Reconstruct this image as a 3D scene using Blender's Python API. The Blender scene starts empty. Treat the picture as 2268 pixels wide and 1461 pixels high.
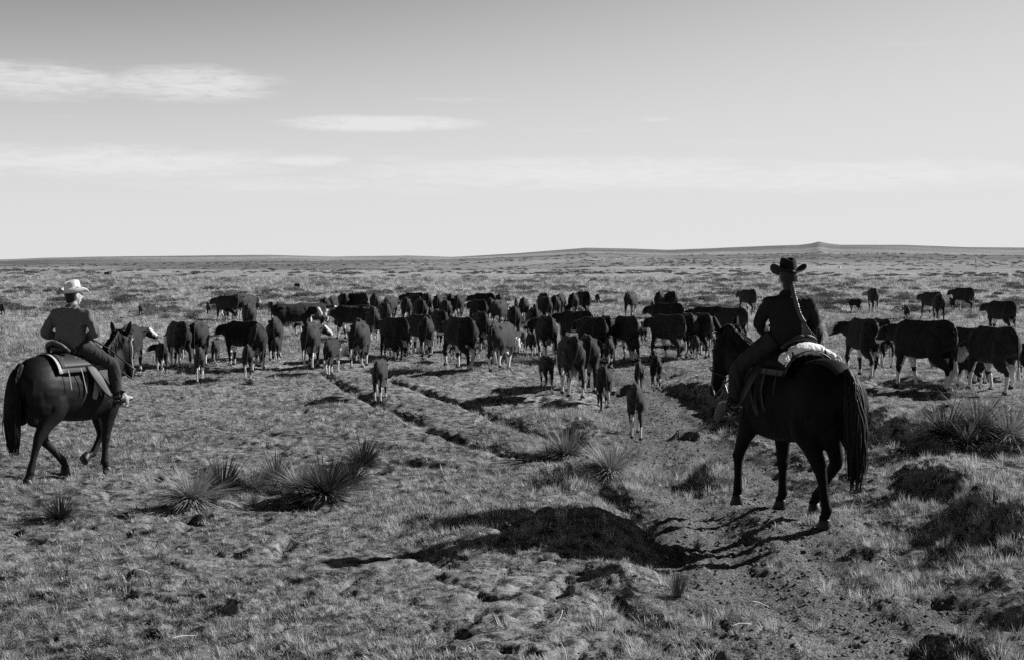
import bpy, bmesh, math, random
import numpy as np
from mathutils import Vector, Matrix

R = math.radians
rng = np.random.default_rng(7)
random.seed(7)
S = bpy.context.scene
COL = S.collection

# ------------------------------------------------------------------ camera
CAM_Z = 2.7
FPX = 3150.0                       # focal length in photograph pixels (50 mm on 36 mm)
PITCH = math.atan((730.5 - 572.0) / FPX)
cam_d = bpy.data.cameras.new('camera')
cam_d.lens = 50.0
cam_d.sensor_width = 36.0
cam_d.clip_start = 0.1
cam_d.clip_end = 20000
cam = bpy.data.objects.new('camera', cam_d)
cam.location = (0, 0, CAM_Z)
cam.rotation_euler = (math.pi / 2 - PITCH, 0, 0)
COL.objects.link(cam)
S.camera = cam

# ------------------------------------------------------------------ sky, sun, exposure
SUN_EL, SUN_AZ = R(29.0), R(66.0)      # azimuth measured from the view axis towards the right
world = bpy.data.worlds.new('World')
S.world = world
world.use_nodes = True
wn, wl = world.node_tree.nodes, world.node_tree.links
wn.clear()
w_out = wn.new('ShaderNodeOutputWorld')
w_bg = wn.new('ShaderNodeBackground')
w_sky = wn.new('ShaderNodeTexSky')
w_sky.sky_type = 'NISHITA'
w_sky.sun_disc = False
w_sky.sun_elevation = SUN_EL
w_sky.sun_rotation = SUN_AZ
w_sky.air_density = 1.0
w_sky.dust_density = 0.6
w_sky.ozone_density = 1.0
w_sky.altitude = 1500
w_bg.inputs['Strength'].default_value = 0.092


def wmath(op, a, b=None, clamp=False):
    n = wn.new('ShaderNodeMath'); n.operation = op; n.use_clamp = clamp
    for i, v in enumerate((a, b)):
        if v is None: continue
        if isinstance(v, (int, float)): n.inputs[i].default_value = v
        else: wl.new(v, n.inputs[i])
    return n.outputs[0]


# black-and-white film behind a red filter: the sky is read mostly from its red light
w_sep = wn.new('ShaderNodeSeparateColor')
wl.new(w_sky.outputs[0], w_sep.inputs[0])
sky_v = wmath('ADD', wmath('MULTIPLY', w_sep.outputs[0], 0.85), wmath('MULTIPLY', w_sep.outputs[1], 0.15))
# the film's shoulder: bright sky near the horizon is held back
sky_v = wmath('MULTIPLY', sky_v, 0.15)
sky_v = wmath('POWER', sky_v, 4.0)
sky_v = wmath('DIVIDE', wmath('MULTIPLY', sky_v, 0.765), wmath('ADD', sky_v, 0.027))
# thin streaky cloud: banks given by bearing and elevation, torn up by stretched noise
w_tc = wn.new('ShaderNodeTexCoord')
w_xyz = wn.new('ShaderNodeSeparateXYZ')
wl.new(w_tc.outputs['Generated'], w_xyz.inputs[0])
az = wmath('ARCTAN2', w_xyz.outputs[0], w_xyz.outputs[1])
el = w_xyz.outputs[2]
w_cmb = wn.new('ShaderNodeCombineXYZ')
wl.new(az, w_cmb.inputs[0]); wl.new(el, w_cmb.inputs[1])


def wnoise(sx, sy, loc, detail, rough, dist):
    mp = wn.new('ShaderNodeMapping')
    mp.inputs['Scale'].default_value = (sx, sy, 1); mp.inputs['Location'].default_value = (loc, loc * 0.7, 0)
    wl.new(w_cmb.outputs[0], mp.inputs[0])
    n = wn.new('ShaderNodeTexNoise')
    n.inputs['Scale'].default_value = 1.0; n.inputs['Detail'].default_value = detail
    n.inputs['Roughness'].default_value = rough; n.inputs['Distortion'].default_value = dist
    wl.new(mp.outputs[0], n.inputs['Vector'])
    return n.outputs[0]


cn = wnoise(24, 150, 3.1, 10, 0.66, 0.9)
cn2 = wnoise(75, 480, 8.7, 8, 0.68, 0.6)
# bearing and elevation (degrees), half widths (degrees), strength
CLOUDS = [(-18.6, 6.7, 4.6, 0.85, 0.95), (-12.7, 6.75, 4.0, 0.80, 1.0), (-5.2, 5.35, 4.2, 0.36, 1.2), (-8.2, 3.85, 2.2, 0.30, 1.0),
          (-4.6, 3.95, 1.6, 0.20, 0.8), (-16, 3.7, 9.0, 0.75, 1.0), (3.0, 3.35, 11.0, 0.8, 1.0), (13, 3.2, 10.0, 0.75, 0.95), (-8, 2.9, 14.0, 0.55, 0.7), (5.7, 5.5, 0.8, 0.14, 0.8),
          (12.4, 4.05, 1.3, 0.2, 0.5), (-5.2, 6.8, 1.8, 0.10, 0.5), (-3.5, 4.35, 3.0, 0.14, 0.5), (-17.5, 5.4, 1.2, 0.10, 0.5),
          (-2.0, 6.3, 3.5, 0.16, 0.6), (2.5, 5.1, 3.0, 0.12, 0.55), (8.5, 4.6, 4.0, 0.16, 0.55), (16, 8.2, 3.5, 0.3, 0.5), (-11, 5.5, 2.5, 0.12, 0.5),
          (-30, 5.2, 7.0, 1.0, 0.8), (34, 6.5, 9.0, 1.0, 0.7), (-60, 9, 14, 2.0, 0.8), (70, 11, 14, 1.6, 0.7), (150, 8, 30, 2.0, 0.8), (-130, 7, 30, 2.0, 0.8)]
mask = None
for ca, ce, ra, re, st in CLOUDS:
    dx = wmath('DIVIDE', wmath('SUBTRACT', az, R(ca)), R(ra))
    dy = wmath('DIVIDE', wmath('SUBTRACT', el, math.sin(R(ce))), R(re))
    r2 = wmath('ADD', wmath('MULTIPLY', dx, dx), wmath('MULTIPLY', dy, dy))
    e = wmath('MULTIPLY', wmath('SUBTRACT', 1.0, wmath('MULTIPLY', r2, 0.55), True), st)
    mask = e if mask is None else wmath('MAXIMUM', mask, e)
tex = wmath('ADD', wmath('MULTIPLY', cn, 0.65), wmath('MULTIPLY', cn2, 0.35))
w_mr = wn.new('ShaderNodeMapRange')
w_mr.inputs['From Min'].default_value = 0.30
w_mr.inputs['From Max'].default_value = 0.95
w_mr.interpolation_type = 'SMOOTHSTEP'
wl.new(wmath('MULTIPLY', mask, wmath('ADD', wmath('MULTIPLY', tex, 1.9), -0.15)), w_mr.inputs[0])
cl = wmath('MULTIPLY', w_mr.outputs[0], 0.75)
sky_m = wmath('ADD', wmath('MULTIPLY', sky_v, wmath('SUBTRACT', 1.0, cl)), wmath('MULTIPLY', cl, 0.84))
sky_m = wmath('DIVIDE', sky_m, 0.15)
wl.new(sky_m, w_bg.inputs[0])
wl.new(w_bg.outputs[0], w_out.inputs[0])

sun_d = bpy.data.lights.new('sun', 'SUN')
sun_d.energy = 5.0
sun_d.angle = R(0.53)
sun_d.color = (1, 1, 1)
sun = bpy.data.objects.new('sun', sun_d)
TO_SUN = Vector((math.sin(SUN_AZ) * math.cos(SUN_EL), math.cos(SUN_AZ) * math.cos(SUN_EL), math.sin(SUN_EL)))
sun.rotation_euler = TO_SUN.to_track_quat('Z', 'Y').to_euler()
sun.location = (20, 20, 30)
COL.objects.link(sun)

S.view_settings.view_transform = 'Standard'
S.view_settings.look = 'None'
S.view_settings.gamma = 1.0
S.view_settings.exposure = 0.70
S.view_settings.use_curve_mapping = False
S.render.engine = 'CYCLES'
S.cycles.max_bounces = 6
S.cycles.diffuse_bounces = 2
S.cycles.use_denoising = False          # the residual grain suits the film stock

# ------------------------------------------------------------------ small helpers


def tag(o, label=None, cat=None, group=None, kind=None):
    for k, v in (('label', label), ('category', cat), ('group', group), ('kind', kind)):
        if v: o[k] = v
    return o


def empty(name, loc=(0, 0, 0), rz=0.0, s=1.0):
    o = bpy.data.objects.new(name, None)
    o.empty_display_size = 0.1
    o.location = loc; o.rotation_euler = (0, 0, rz); o.scale = (s, s, s)
    COL.objects.link(o)
    return o


def mesh_of(verts, faces, smooth=True):
    me = bpy.data.meshes.new('m')
    me.from_pydata([tuple(map(float, v)) for v in verts], [], [tuple(map(int, f)) for f in faces])
    if smooth: me.shade_smooth()
    return me


def fast_mesh(v, f):
    """v (n,3) float array, f (m,k) int array with k = 3 or 4"""
    me = bpy.data.meshes.new('m')
    n, m, k = len(v), len(f), f.shape[1]
    me.vertices.add(n); me.vertices.foreach_set('co', np.ascontiguousarray(v, dtype=np.float32).ravel())
    me.loops.add(m * k); me.loops.foreach_set('vertex_index', np.ascontiguousarray(f, dtype=np.int32).ravel())
    me.polygons.add(m)
    me.polygons.foreach_set('loop_start', np.arange(0, m * k, k, dtype=np.int32))
    me.polygons.foreach_set('loop_total', np.full(m, k, dtype=np.int32))
    me.update(calc_edges=True)
    return me


def link(name, me, mat=None, parent=None):
    o = bpy.data.objects.new(name, me)
    if mat is not None:
        me.materials.clear(); me.materials.append(mat)
    COL.objects.link(o)
    if parent is not None: o.parent = parent
    return o


def copy_tree(o, parent=None):
    c = o.copy(); COL.objects.link(c); c.parent = parent
    for ch in list(o.children): copy_tree(ch, c)
    return c


_T = rng.random((256, 256))


def vnoise(x, y):
    xi = np.floor(x).astype(np.int64); yi = np.floor(y).astype(np.int64)
    fx = x - xi; fy = y - yi
    fx = fx * fx * fx * (fx * (fx * 6 - 15) + 10); fy = fy * fy * fy * (fy * (fy * 6 - 15) + 10)
    a = _T[xi & 255, yi & 255]; b = _T[(xi + 1) & 255, yi & 255]
    c = _T[xi & 255, (yi + 1) & 255]; d = _T[(xi + 1) & 255, (yi + 1) & 255]
    return (a + (b - a) * fx) * (1 - fy) + (c + (d - c) * fx) * fy


def fbm(x, y, oct=4, gain=0.5):
    s = np.zeros_like(x); a = 1.0; t = 0.0; f = 1.0
    for i in range(oct):
        s += a * vnoise(x * f + 17.3 * i, y * f - 9.1 * i + 31); t += a; a *= gain; f *= 2.03
    return s / t - 0.5


def sst(x, a=0.0, b=1.0):
    t = np.clip((x - a) / (b - a), 0, 1)
    return t * t * (3 - 2 * t)


# ------------------------------------------------------------------ materials
def new_mat(name):
    m = bpy.data.materials.new(name); m.use_nodes = True
    nt = m.node_tree; nt.nodes.clear()
    out = nt.nodes.new('ShaderNodeOutputMaterial')
    return m, nt, out


class NT:
    """tiny node-building helper"""
    def __init__(s, nt): s.nt = nt

    def node(s, t, **kw):
        n = s.nt.nodes.new(t)
        for k, v in kw.items(): setattr(n, k, v)
        return n

    def set(s, n, key, v):
        if v is None: return
        if hasattr(v, 'is_linked') or isinstance(v, bpy.types.NodeSocket): s.nt.links.new(v, n.inputs[key])
        else: n.inputs[key].default_value = v

    def math(s, op, a, b=None, clamp=False):
        n = s.node('ShaderNodeMath', operation=op, use_clamp=clamp)
        s.set(n, 0, a); s.set(n, 1, b)
        return n.outputs[0]

    def noise(s, vec, scale, detail=4, rough=0.55, dist=0.0):
        n = s.node('ShaderNodeTexNoise')
        s.set(n, 'Vector', vec); s.set(n, 'Scale', scale); s.set(n, 'Detail', detail)
        s.set(n, 'Roughness', rough); s.set(n, 'Distortion', dist)
        return n.outputs[0]

    def rng(s, v, a, b, c=0.0, d=1.0, smooth=True):
        n = s.node('ShaderNodeMapRange', interpolation_type='SMOOTHSTEP' if smooth else 'LINEAR')
        s.set(n, 0, v); s.set(n, 1, a); s.set(n, 2, b); s.set(n, 3, c); s.set(n, 4, d)
        return n.outputs[0]

    def mix(s, f, a, b):
        n = s.node('ShaderNodeMix', data_type='FLOAT')
        s.set(n, 0, f); s.set(n, 2, a); s.set(n, 3, b)
        return n.outputs[0]

    def scale(s, vec, sc):
        n = s.node('ShaderNodeMapping'); s.set(n, 0, vec); n.inputs['Scale'].default_value = sc
        return n.outputs[0]

    def bump(s, h, strength=0.3, dist=0.01):
        n = s.node('ShaderNodeBump'); s.set(n, 'Height', h); s.set(n, 'Strength', strength); s.set(n, 'Distance', dist)
        return n.outputs[0]

    def bsdf(s, out, col, rough=0.8, normal=None, sheen=0.0, spec=0.3, sheen_rough=0.5):
        n = s.node('ShaderNodeBsdfPrincipled')
        s.set(n, 'Base Color', col); s.set(n, 'Roughness', rough)
        s.set(n, 'Specular IOR Level', spec); s.set(n, 'Sheen Weight', sheen); s.set(n, 'Sheen Roughness', sheen_rough)
        if normal is not None: s.set(n, 'Normal', normal)
        s.nt.links.new(n.outputs[0], out.inputs[0])
        return n


def g(v): return (v, v, v, 1)


def plain_mat(name, v, rough=0.8, var=0.25, nscale=14.0, bump=0.25, bdist=0.006, sheen=0.0, spec=0.3, stretch=(1, 1, 1)):
    """grey procedural material with grain, blotches and fine relief"""
    m, nt, out = new_mat(name); t = NT(nt)
    oc = t.scale(t.node('ShaderNodeTexCoord').outputs['Object'], stretch)
    n1 = t.noise(oc, nscale, 5, 0.6); n2 = t.noise(oc, nscale * 6, 4, 0.6)
    c = t.math('MULTIPLY', t.math('ADD', t.math('MULTIPLY', t.math('SUBTRACT', n1, 0.5), var * 2.2),
                                  t.math('ADD', t.math('MULTIPLY', t.math('SUBTRACT', n2, 0.5), var * 1.2), 1.0)), v)
    h = t.math('ADD', n1, t.math('MULTIPLY', n2, 0.5))
    t.bsdf(out, c, rough, t.bump(h, bump, bdist), sheen, spec)
    return m
# ------------------------------------------------------------------ the lie of the land
def ray(x, y):
    d = Vector(((x - 1134.0) / FPX, -(y - 730.5) / FPX, -1.0))
    d.rotate(cam.rotation_euler)
    return d / d.y


def flat(x, y, z=0.1):
    d = ray(x, y)
    t = (z - CAM_Z) / d.z
    return (d.x * t, t)


def seg_dist(X, Y, pts):
    """distance to a polyline, signed side (right of travel = +) and parameter 0..1 along it"""
    best = np.full(X.shape, 1e9); sd = np.zeros_like(X); par = np.zeros_like(X)
    P = np.array(pts); L = np.r_[0, np.cumsum(np.hypot(*np.diff(P, axis=0).T))]
    for i in range(len(P) - 1):
        a, b = P[i], P[i + 1]; d = b - a; l2 = d @ d
        t = np.clip(((X - a[0]) * d[0] + (Y - a[1]) * d[1]) / l2, 0, 1)
        ex = X - a[0] - t * d[0]; ey = Y - a[1] - t * d[1]
        ds = np.hypot(ex, ey); m = ds < best
        side = np.sign(ex * d[1] - ey * d[0])
        best = np.where(m, ds, best); sd = np.where(m, ds * side, sd)
        par = np.where(m, (L[i] + t * math.sqrt(l2)) / L[-1], par)
    return best, sd, par


TRACK = [flat(*p) for p in ((2150, 1700), (1980, 1461), (1810, 1300), (1690, 1170), (1590, 1070), (1530, 1000),
                            (1480, 940), (1440, 890), (1400, 850), (1340, 800), (1290, 760))]
TRACK_W = [1.3, 1.15, 1.05, 0.95, 0.85, 0.75, 0.7, 0.7, 0.75, 0.9, 1.2]
RUTS = [([(700, 812), (735, 832), (790, 862), (850, 893), (930, 930), (1000, 962), (1070, 985), (1130, 1002), (1215, 1010), (1290, 1062), (1400, 1130), (1500, 1190)], 0.17, 0.14),
        ([(800, 800), (870, 836), (930, 858), (1000, 885), (1080, 915), (1150, 945), (1215, 968), (1330, 1000), (1450, 1060)], 0.15, 0.11),
        ([(860, 1005), (930, 1022), (1000, 1033), (1090, 1040), (1160, 1042)], 0.16, 0.08),
        ([(260, 772), (330, 762), (420, 742), (520, 728), (640, 735)], 0.3, 0.10),
        ([(600, 745), (690, 742), (760, 748), (850, 757)], 0.3, 0.10),
        ([(660, 640), (680, 648), (700, 655), (760, 690)], 0.5, 0.12),
        ([(1770, 655), (1900, 672), (2000, 700)], 0.4, 0.10),
        ([(1180, 665), (1220, 678), (1262, 690)], 0.4, 0.10)]
# left-facing steps: points, height, steep width on the left, gentle width on the right
RIDGES = [([(1425, 838), (1475, 846), (1560, 865), (1640, 905), (1690, 960)], 0.26, 0.32, 1.6),
          ([(1310, 1215), (1350, 1248), (1400, 1290), (1500, 1352), (1620, 1412), (1760, 1480)], 0.15, 0.24, 0.8),
          ([(1990, 1040), (2080, 1090), (2150, 1140), (2240, 1195), (2400, 1250)], 0.36, 0.34, 1.7),
          ([(2040, 1372), (2100, 1402), (2210, 1428)], 0.12, 0.18, 0.45),
          ([(2035, 1285), (2130, 1305)], 0.07, 0.14, 0.5),
          ([(1480, 943), (1560, 952)], 0.13, 0.16, 0.4),
          ([(1900, 930), (1960, 960), (2060, 1000), (2160, 1030)], 0.30, 0.30, 1.0),
          ([(560, 1085), (650, 1095)], 0.06, 0.10, 0.3),
          ([(480, 1290), (540, 1300)], 0.10, 0.14, 0.3),
          ([(730, 945), (770, 950)], 0.05, 0.10, 0.2),
          ([(1870, 1195), (1930, 1210)], 0.07, 0.12, 0.4)]
# mounds: pixel, height, sigma across, sigma along the view
MOUNDS = [((1572, 1042), 0.32, 0.22, 0.32), ((1300, 1040), 0.26, 0.40, 0.75), ((2170, 985), 0.40, 0.85, 0.9),
          ((1410, 1075), 0.17, 0.30, 0.5), ((1310, 958), 0.14, 0.30, 0.4), ((440, 1095), 0.10, 0.35, 0.3), ((720, 1085), 0.12, 0.4, 0.3),
          ((1760, 1080), 0.05, 0.08, 0.10), ((1090, 1140), 0.09, 2.0, 1.5), ((1310, 1140), 0.05, 0.7, 0.7), ((1215, 915), 0.09, 0.5, 0.8), ((1010, 815), 0.06, 1.2, 0.9),
          ((1850, 1160), 0.06, 0.15, 0.15), ((1930, 1290), 0.05, 0.3, 0.2), ((1500, 1300), 0.06, 0.3, 0.3)]
TRACKP = np.array(TRACK)
RUTSP = [([flat(*p, 0.05) for p in pts], w, d) for pts, w, d in RUTS]
RIDGP = [([flat(*p, 0.15) for p in pts], h, wl_, wr) for pts, h, wl_, wr in RIDGES]
MNDP = [(flat(*p, 0.15), h, sx, sy) for p, h, sx, sy in MOUNDS]
# skyline of the far ridge: photograph column and height in pixels above eye level
SKY_X = [-900, -300, 0, 60, 110, 240, 420, 600, 740, 900, 1000, 1150, 1300, 1400, 1480, 1560, 1700, 1770, 1795, 1813, 1832, 1860, 2000, 2140, 2268, 2700, 3300]
SKY_H = [-2, -4, -8, -6, -3, 0, 3, 5, 2, 6, 3, 11, 22, 20, 17, 20, 26, 28, 31, 35, 31, 28, 28, 23, 22, 26, 20]


def track_info(X, Y):
    d, s, p = seg_dist(X, Y, TRACK)
    L = np.r_[0, np.cumsum(np.hypot(*np.diff(TRACKP, axis=0).T))]; L = L / L[-1]
    return d, s, np.interp(p, L, TRACK_W), p


def h_land(X, Y, near=None):
    X = np.asarray(X, float); Y = np.asarray(Y, float)
    z = 0.16 * sst(X, -2.5, 4.0) * (1 - 0.6 * sst(Y, 60, 160))
    z = z + 0.10 * fbm(X / 9.0, Y / 9.0, 2) * sst(Y, 5, 14) + 0.5 * fbm(X / 45.0 + 5, Y / 45.0, 2) * sst(Y, 35, 120)
    # slope added to dim the near left: the ground falls away gently there
    z = z - 0.5 * sst(-X, 0.0, 5.0) * sst(-Y, -12.5, -8.0)
    m = (Y > 3) & (Y < 75) & (np.abs(X) < 24)
    if m.any():
        x, y = X[m], Y[m]; q = np.zeros_like(x)
        d, s, w, p = track_info(x, y)
        wob = 0.25 * fbm(x * 1.3, y * 1.3, 3)
        fade = 1 - sst(p, 0.55, 0.95)
        q -= 0.17 * (1 - sst(d + wob, w - .1, w + 0.75)) * fade
        for pts, h, w_l, w_r in RIDGP:
            d, s, p = seg_dist(x, y, pts)
            s = -s + 0.5 * fbm(x * 1.6 + 3, y * 1.6, 4, .6)
            end = sst(p, 0.0, 0.3) * (1 - sst(p, 0.8, 1.0))
            prof = np.where(s < 0, sst(s / w_l + 1, 0, 1), np.exp(-(s / w_r) ** 2))
            q += 1.05 * h * prof * end * (d < 4) * np.clip(.95 + .7 * fbm(x * .9 + 11, y * .9, 2), .5, 1.2)
        for (cx, cy), h, sx, sy in MNDP:
            dx = x - cx; dy = y - cy
            q += h * np.exp(-(dx / sx) ** 2 - (dy / sy) ** 2)
        z[m] += q
        # level standing for the near horse on the track floor
        k = np.exp(-((x - 2.95) / 0.75) ** 4 - ((y - 14.0) / 1.1) ** 4)
        z[m] = z[m] * (1 - k) + 0.113 * k
    m = (Y > 12) & (Y < 250)
    if m.any():
        x, y = X[m], Y[m]; q = np.zeros_like(x)
        for pts, w, dp in RUTSP:
            d, s, p = seg_dist(x, y, pts)
            d = np.abs(s + 0.22 * fbm(x * 1.1, y * 1.1, 3))
            end = sst(p, 0.0, 0.08) * (1 - sst(p, 0.92, 1.0))
            q -= 1.25 * dp * np.exp(-(d / (0.75 * w)) ** 2) * end * np.clip(0.9 + 1.8 * fbm(x * 0.9 + 7, y * 0.9, 3), .35, 1.5)
        z[m] += q
    m = Y > 150
    if m.any():
        x, y = X[m], Y[m]
        col = 1134 + FPX * x / y
        hz = np.interp(col, SKY_X, SKY_H)
        ridge = CAM_Z + hz * 3200 / FPX
        left = 1 - sst(col, 700, 1500)
        q = np.zeros_like(x)
        # a shallow valley with low bluffs on the left, a long rise on the right
        q += -5.0 * left * sst(y, 300, 520)
        q += left * 3.0 * sst(y + 160 * fbm(x / 160, y / 260, 3), 760, 860)
        q += left * 3.5 * sst(y + 300 * fbm(x / 260 + 9, y / 300, 3), 1350, 1500)
        t = sst(y, 350, 3200)
        und = (8 * fbm(x / 400, y / 400, 4)) * sst(y, 400, 1200) * (1 - sst(y, 2300, 3100))
        tgt = ridge * (0.25 * sst(y, 250, 1400) + 0.75 * sst(y, 1300, 3200)) + left * sst(y, 1500, 3200) * (-1.5)
        z[m] = z[m] * (1 - t) + q * (1 - sst(y, 2000, 3200)) + tgt + und - 0.02 * np.clip(y - 3300, 0, 1e9)
    return z


def h_fine(X, Y):
    """small relief: tussocks on the turf, clods in the trampled track"""
    d, s, w, p = track_info(X, Y)
    dirt = (1 - sst(d + 0.5 * fbm(X * 1.1, Y * 1.1, 3), w - 0.15, w + 0.35)) * (1 - 0.7 * sst(p, 0.6, 1.0))
    dirt = np.where((Y > 2) & (Y < 80), dirt, 0)
    a = np.exp(-Y / 60.0)
    tus = np.clip(fbm(X * 2.6, Y * 2.6, 3) + 0.02, 0, 1)
    z = (1 - dirt) * (0.10 * fbm(X * 1.3, Y * 1.3, 3) + 0.20 * tus + 0.06 * fbm(X * 9, Y * 9, 3) - 0.55 * np.clip(fbm(X * 3.7 + 21, Y * 3.7, 3) - 0.13, 0, 1))
    cl_ = np.abs(fbm(X * 8.5 + 40, Y * 8.5, 3, 0.6))
    z += dirt * (0.045 * np.cos(s * 9.5 + 5 * fbm(X * .7, Y * .7, 2)) * (fbm(X * .9 + 4, Y * .9, 2) + .5) + 0.07 * fbm(X * 2.6, Y * 2.6, 2) + 0.11 * (0.16 - cl_) + 0.05 * fbm(X * 21, Y * 21, 2))
    return z * a, dirt


def h1(x, y): return float(h_land(np.array([x]), np.array([y]))[0])


def gp(x, y):
    """where the ground is seen at a spot of the photograph"""
    d = ray(x, y)
    t = np.geomspace(6, 3000, 700)
    z = CAM_Z + d.z * t - h_land(d.x * t, t)
    i = int(np.argmax(z < 0)) if (z < 0).any() else len(t) - 1
    a, b = z[i - 1], z[i]
    tt = t[i - 1] + (t[i] - t[i - 1]) * (a / (a - b) if a != b else 0)
    return Vector((d.x * tt, tt, CAM_Z + d.z * tt))


# one sheet from behind the camera to the horizon, dense where it is near
rows = np.r_[np.linspace(-40, 5, 24)[:-1], np.geomspace(5, 8.2, 30)[:-1], np.exp(np.arange(math.log(8.2), math.log(75), 0.0040)),
             np.geomspace(75, 4200, 240)[1:]]
NC = 680
u = np.linspace(-1, 1, NC); u = 0.75 * u + 0.25 * u ** 3
YY = np.repeat(rows[:, None], NC, 1)
XX = u[None, :] * (4.0 + 0.56 * np.abs(YY))
zf, dirt_v = h_fine(XX.ravel(), YY.ravel())
ZZ = h_land(XX.ravel(), YY.ravel()) + zf
V = np.stack([XX.ravel(), YY.ravel(), ZZ], 1)
nr = len(rows)
idx = (np.arange(nr - 1)[:, None] * NC + np.arange(NC - 1)[None, :]).ravel()
F = np.stack([idx, idx + 1, idx + 1 + NC, idx + NC], 1)
g_me = fast_mesh(V, F)
g_me.shade_smooth()
at = g_me.attributes.new('dirt', 'FLOAT', 'POINT'); at.data.foreach_set('value', dirt_v.astype(np.float32))

m, nt, out = new_mat('ground'); t = NT(nt)
oc = t.node('ShaderNodeTexCoord').outputs['Object']
dirt = t.node('ShaderNodeAttribute', attribute_name='dirt').outputs['Fac']
n_big = t.noise(oc, 0.11, 5, 0.6, 0.4); n_mid = t.noise(oc, 0.9, 6, 0.62, 0.5)
n_sm = t.noise(oc, 7, 7, 0.72, 0.2); n_ti = t.noise(oc, 55, 5, 0.75, 0.2)
n_far = t.noise(t.scale(oc, (0.004, 0.012, 0.004)), 1.0, 8, 0.62, 0.6)
straw = t.rng(t.math('ADD', t.math('MULTIPLY', n_sm, 0.7), t.math('MULTIPLY', n_ti, 0.5)), 0.51, 0.68)
farn = t.node('ShaderNodeAttribute', attribute_name='cover').outputs['Fac']
turf = t.mix(straw, t.mix(farn, 0.022, 0.09), t.mix(farn, 0.34, 0.43))
turf = t.math('MULTIPLY', turf, t.rng(n_mid, 0.25, 0.75, 0.62, 1.3))
turf = t.math('MULTIPLY', turf, t.rng(n_big, 0.3, 0.7, 0.75, 1.2))
soil = t.mix(t.rng(n_ti, 0.42, 0.60), 0.03, 0.27)
soil = t.math('MULTIPLY', soil, t.rng(n_mid, 0.3, 0.7, 0.8, 1.2))
colr = t.mix(t.math('MULTIPLY', dirt, 0.85), turf, soil)
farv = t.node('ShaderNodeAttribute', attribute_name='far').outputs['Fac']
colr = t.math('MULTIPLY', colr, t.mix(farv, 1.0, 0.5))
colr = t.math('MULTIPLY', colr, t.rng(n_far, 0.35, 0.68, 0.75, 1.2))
hgt = t.math('ADD', t.math('MULTIPLY', n_ti, 0.5), n_sm)
t.bsdf(out, colr, 0.95, t.bump(hgt, 1.0, 0.04), 0.0, 0.05)
M_ground = m
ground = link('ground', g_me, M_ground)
# wooded scrub darkens the far rises
g_cov = sst(YY.ravel() + 12 * fbm(XX.ravel() / 9, YY.ravel() / 9, 3), 22, 110)
set_cov = g_me.attributes.new('cover', 'FLOAT', 'POINT'); set_cov.data.foreach_set('value', g_cov.astype(np.float32))
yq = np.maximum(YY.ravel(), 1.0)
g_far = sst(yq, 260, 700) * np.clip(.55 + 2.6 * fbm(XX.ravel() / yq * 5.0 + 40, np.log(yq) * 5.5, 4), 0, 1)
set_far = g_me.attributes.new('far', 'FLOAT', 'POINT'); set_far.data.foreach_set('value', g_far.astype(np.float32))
tag(ground, 'dry trampled prairie with a sunken dirt track, cattle trails and low far hills', 'ground', kind='structure')

TH_ = None
# ------------------------------------------------------------------ soft bodies: lofted limbs fused into one skin
def crom(P, n):
    """Catmull-Rom through the rows of P, n steps per span"""
    P = np.asarray(P, float)
    Q = np.vstack([2 * P[0] - P[1], P, 2 * P[-1] - P[-2]])
    o = []
    for i in range(1, len(Q) - 2):
        p0, p1, p2, p3 = Q[i - 1], Q[i], Q[i + 1], Q[i + 2]
        for k in range(n):
            t = k / n
            o.append(0.5 * (2 * p1 + (p2 - p0) * t + (2 * p0 - 5 * p1 + 4 * p2 - p3) * t * t + (3 * p1 - p0 - 3 * p2 + p3) * t ** 3))
    o.append(Q[-2])
    return np.array(o)


def loft(st, n=4, seg=14, side=(0, 1, 0), cap=True):
    """st rows: x, y, z, half width (along side), half depth (across), [egg: >0 narrower on the upper/outer side]"""
    st = [list(r) + [r[3]] * (5 - len(r)) if len(r) < 5 else list(r) for r in st]
    st = [r + [0.0] * (6 - len(r)) for r in st]
    A = crom(st, n); A[:, 3:5] = np.maximum(A[:, 3:5], 0.002)
    C = A[:, :3]; T = np.gradient(C, axis=0); T /= np.linalg.norm(T, axis=1)[:, None] + 1e-9
    sd = np.array(side, float)
    B = sd[None] - T * (T @ sd)[:, None]; B /= np.linalg.norm(B, axis=1)[:, None] + 1e-9
    N = np.cross(T, B)
    th = np.linspace(0, 2 * np.pi, seg, endpoint=False)
    sg_ = np.where(N[:, 2] >= 0, 1.0, -1.0)[:, None]
    c_, s_ = np.cos(th)[None], np.sin(th)[None]
    wid = A[:, 3:4] * c_ * (1 - A[:, 5:6] * s_ * sg_); dep = A[:, 4:5] * s_
    v = list((C[:, None] + B[:, None] * wid[..., None] + N[:, None] * dep[..., None]).reshape(-1, 3)); f = []
    m_ = len(A)
    for i in range(m_ - 1):
        for k in range(seg):
            a = i * seg + k; b = i * seg + (k + 1) % seg
            f.append((a, b, b + seg, a + seg))
    if cap:
        for i, sg in ((0, -1), (m_ - 1, 1)):
            r = min(A[i, 3], A[i, 4])
            v.append(C[i] + T[i] * sg * r * 0.6); c = len(v) - 1
            for k in range(seg):
                a = i * seg + k; b = i * seg + (k + 1) % seg
                f.append((b, a, c) if sg < 0 else (a, b, c))
    return v, f


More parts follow.
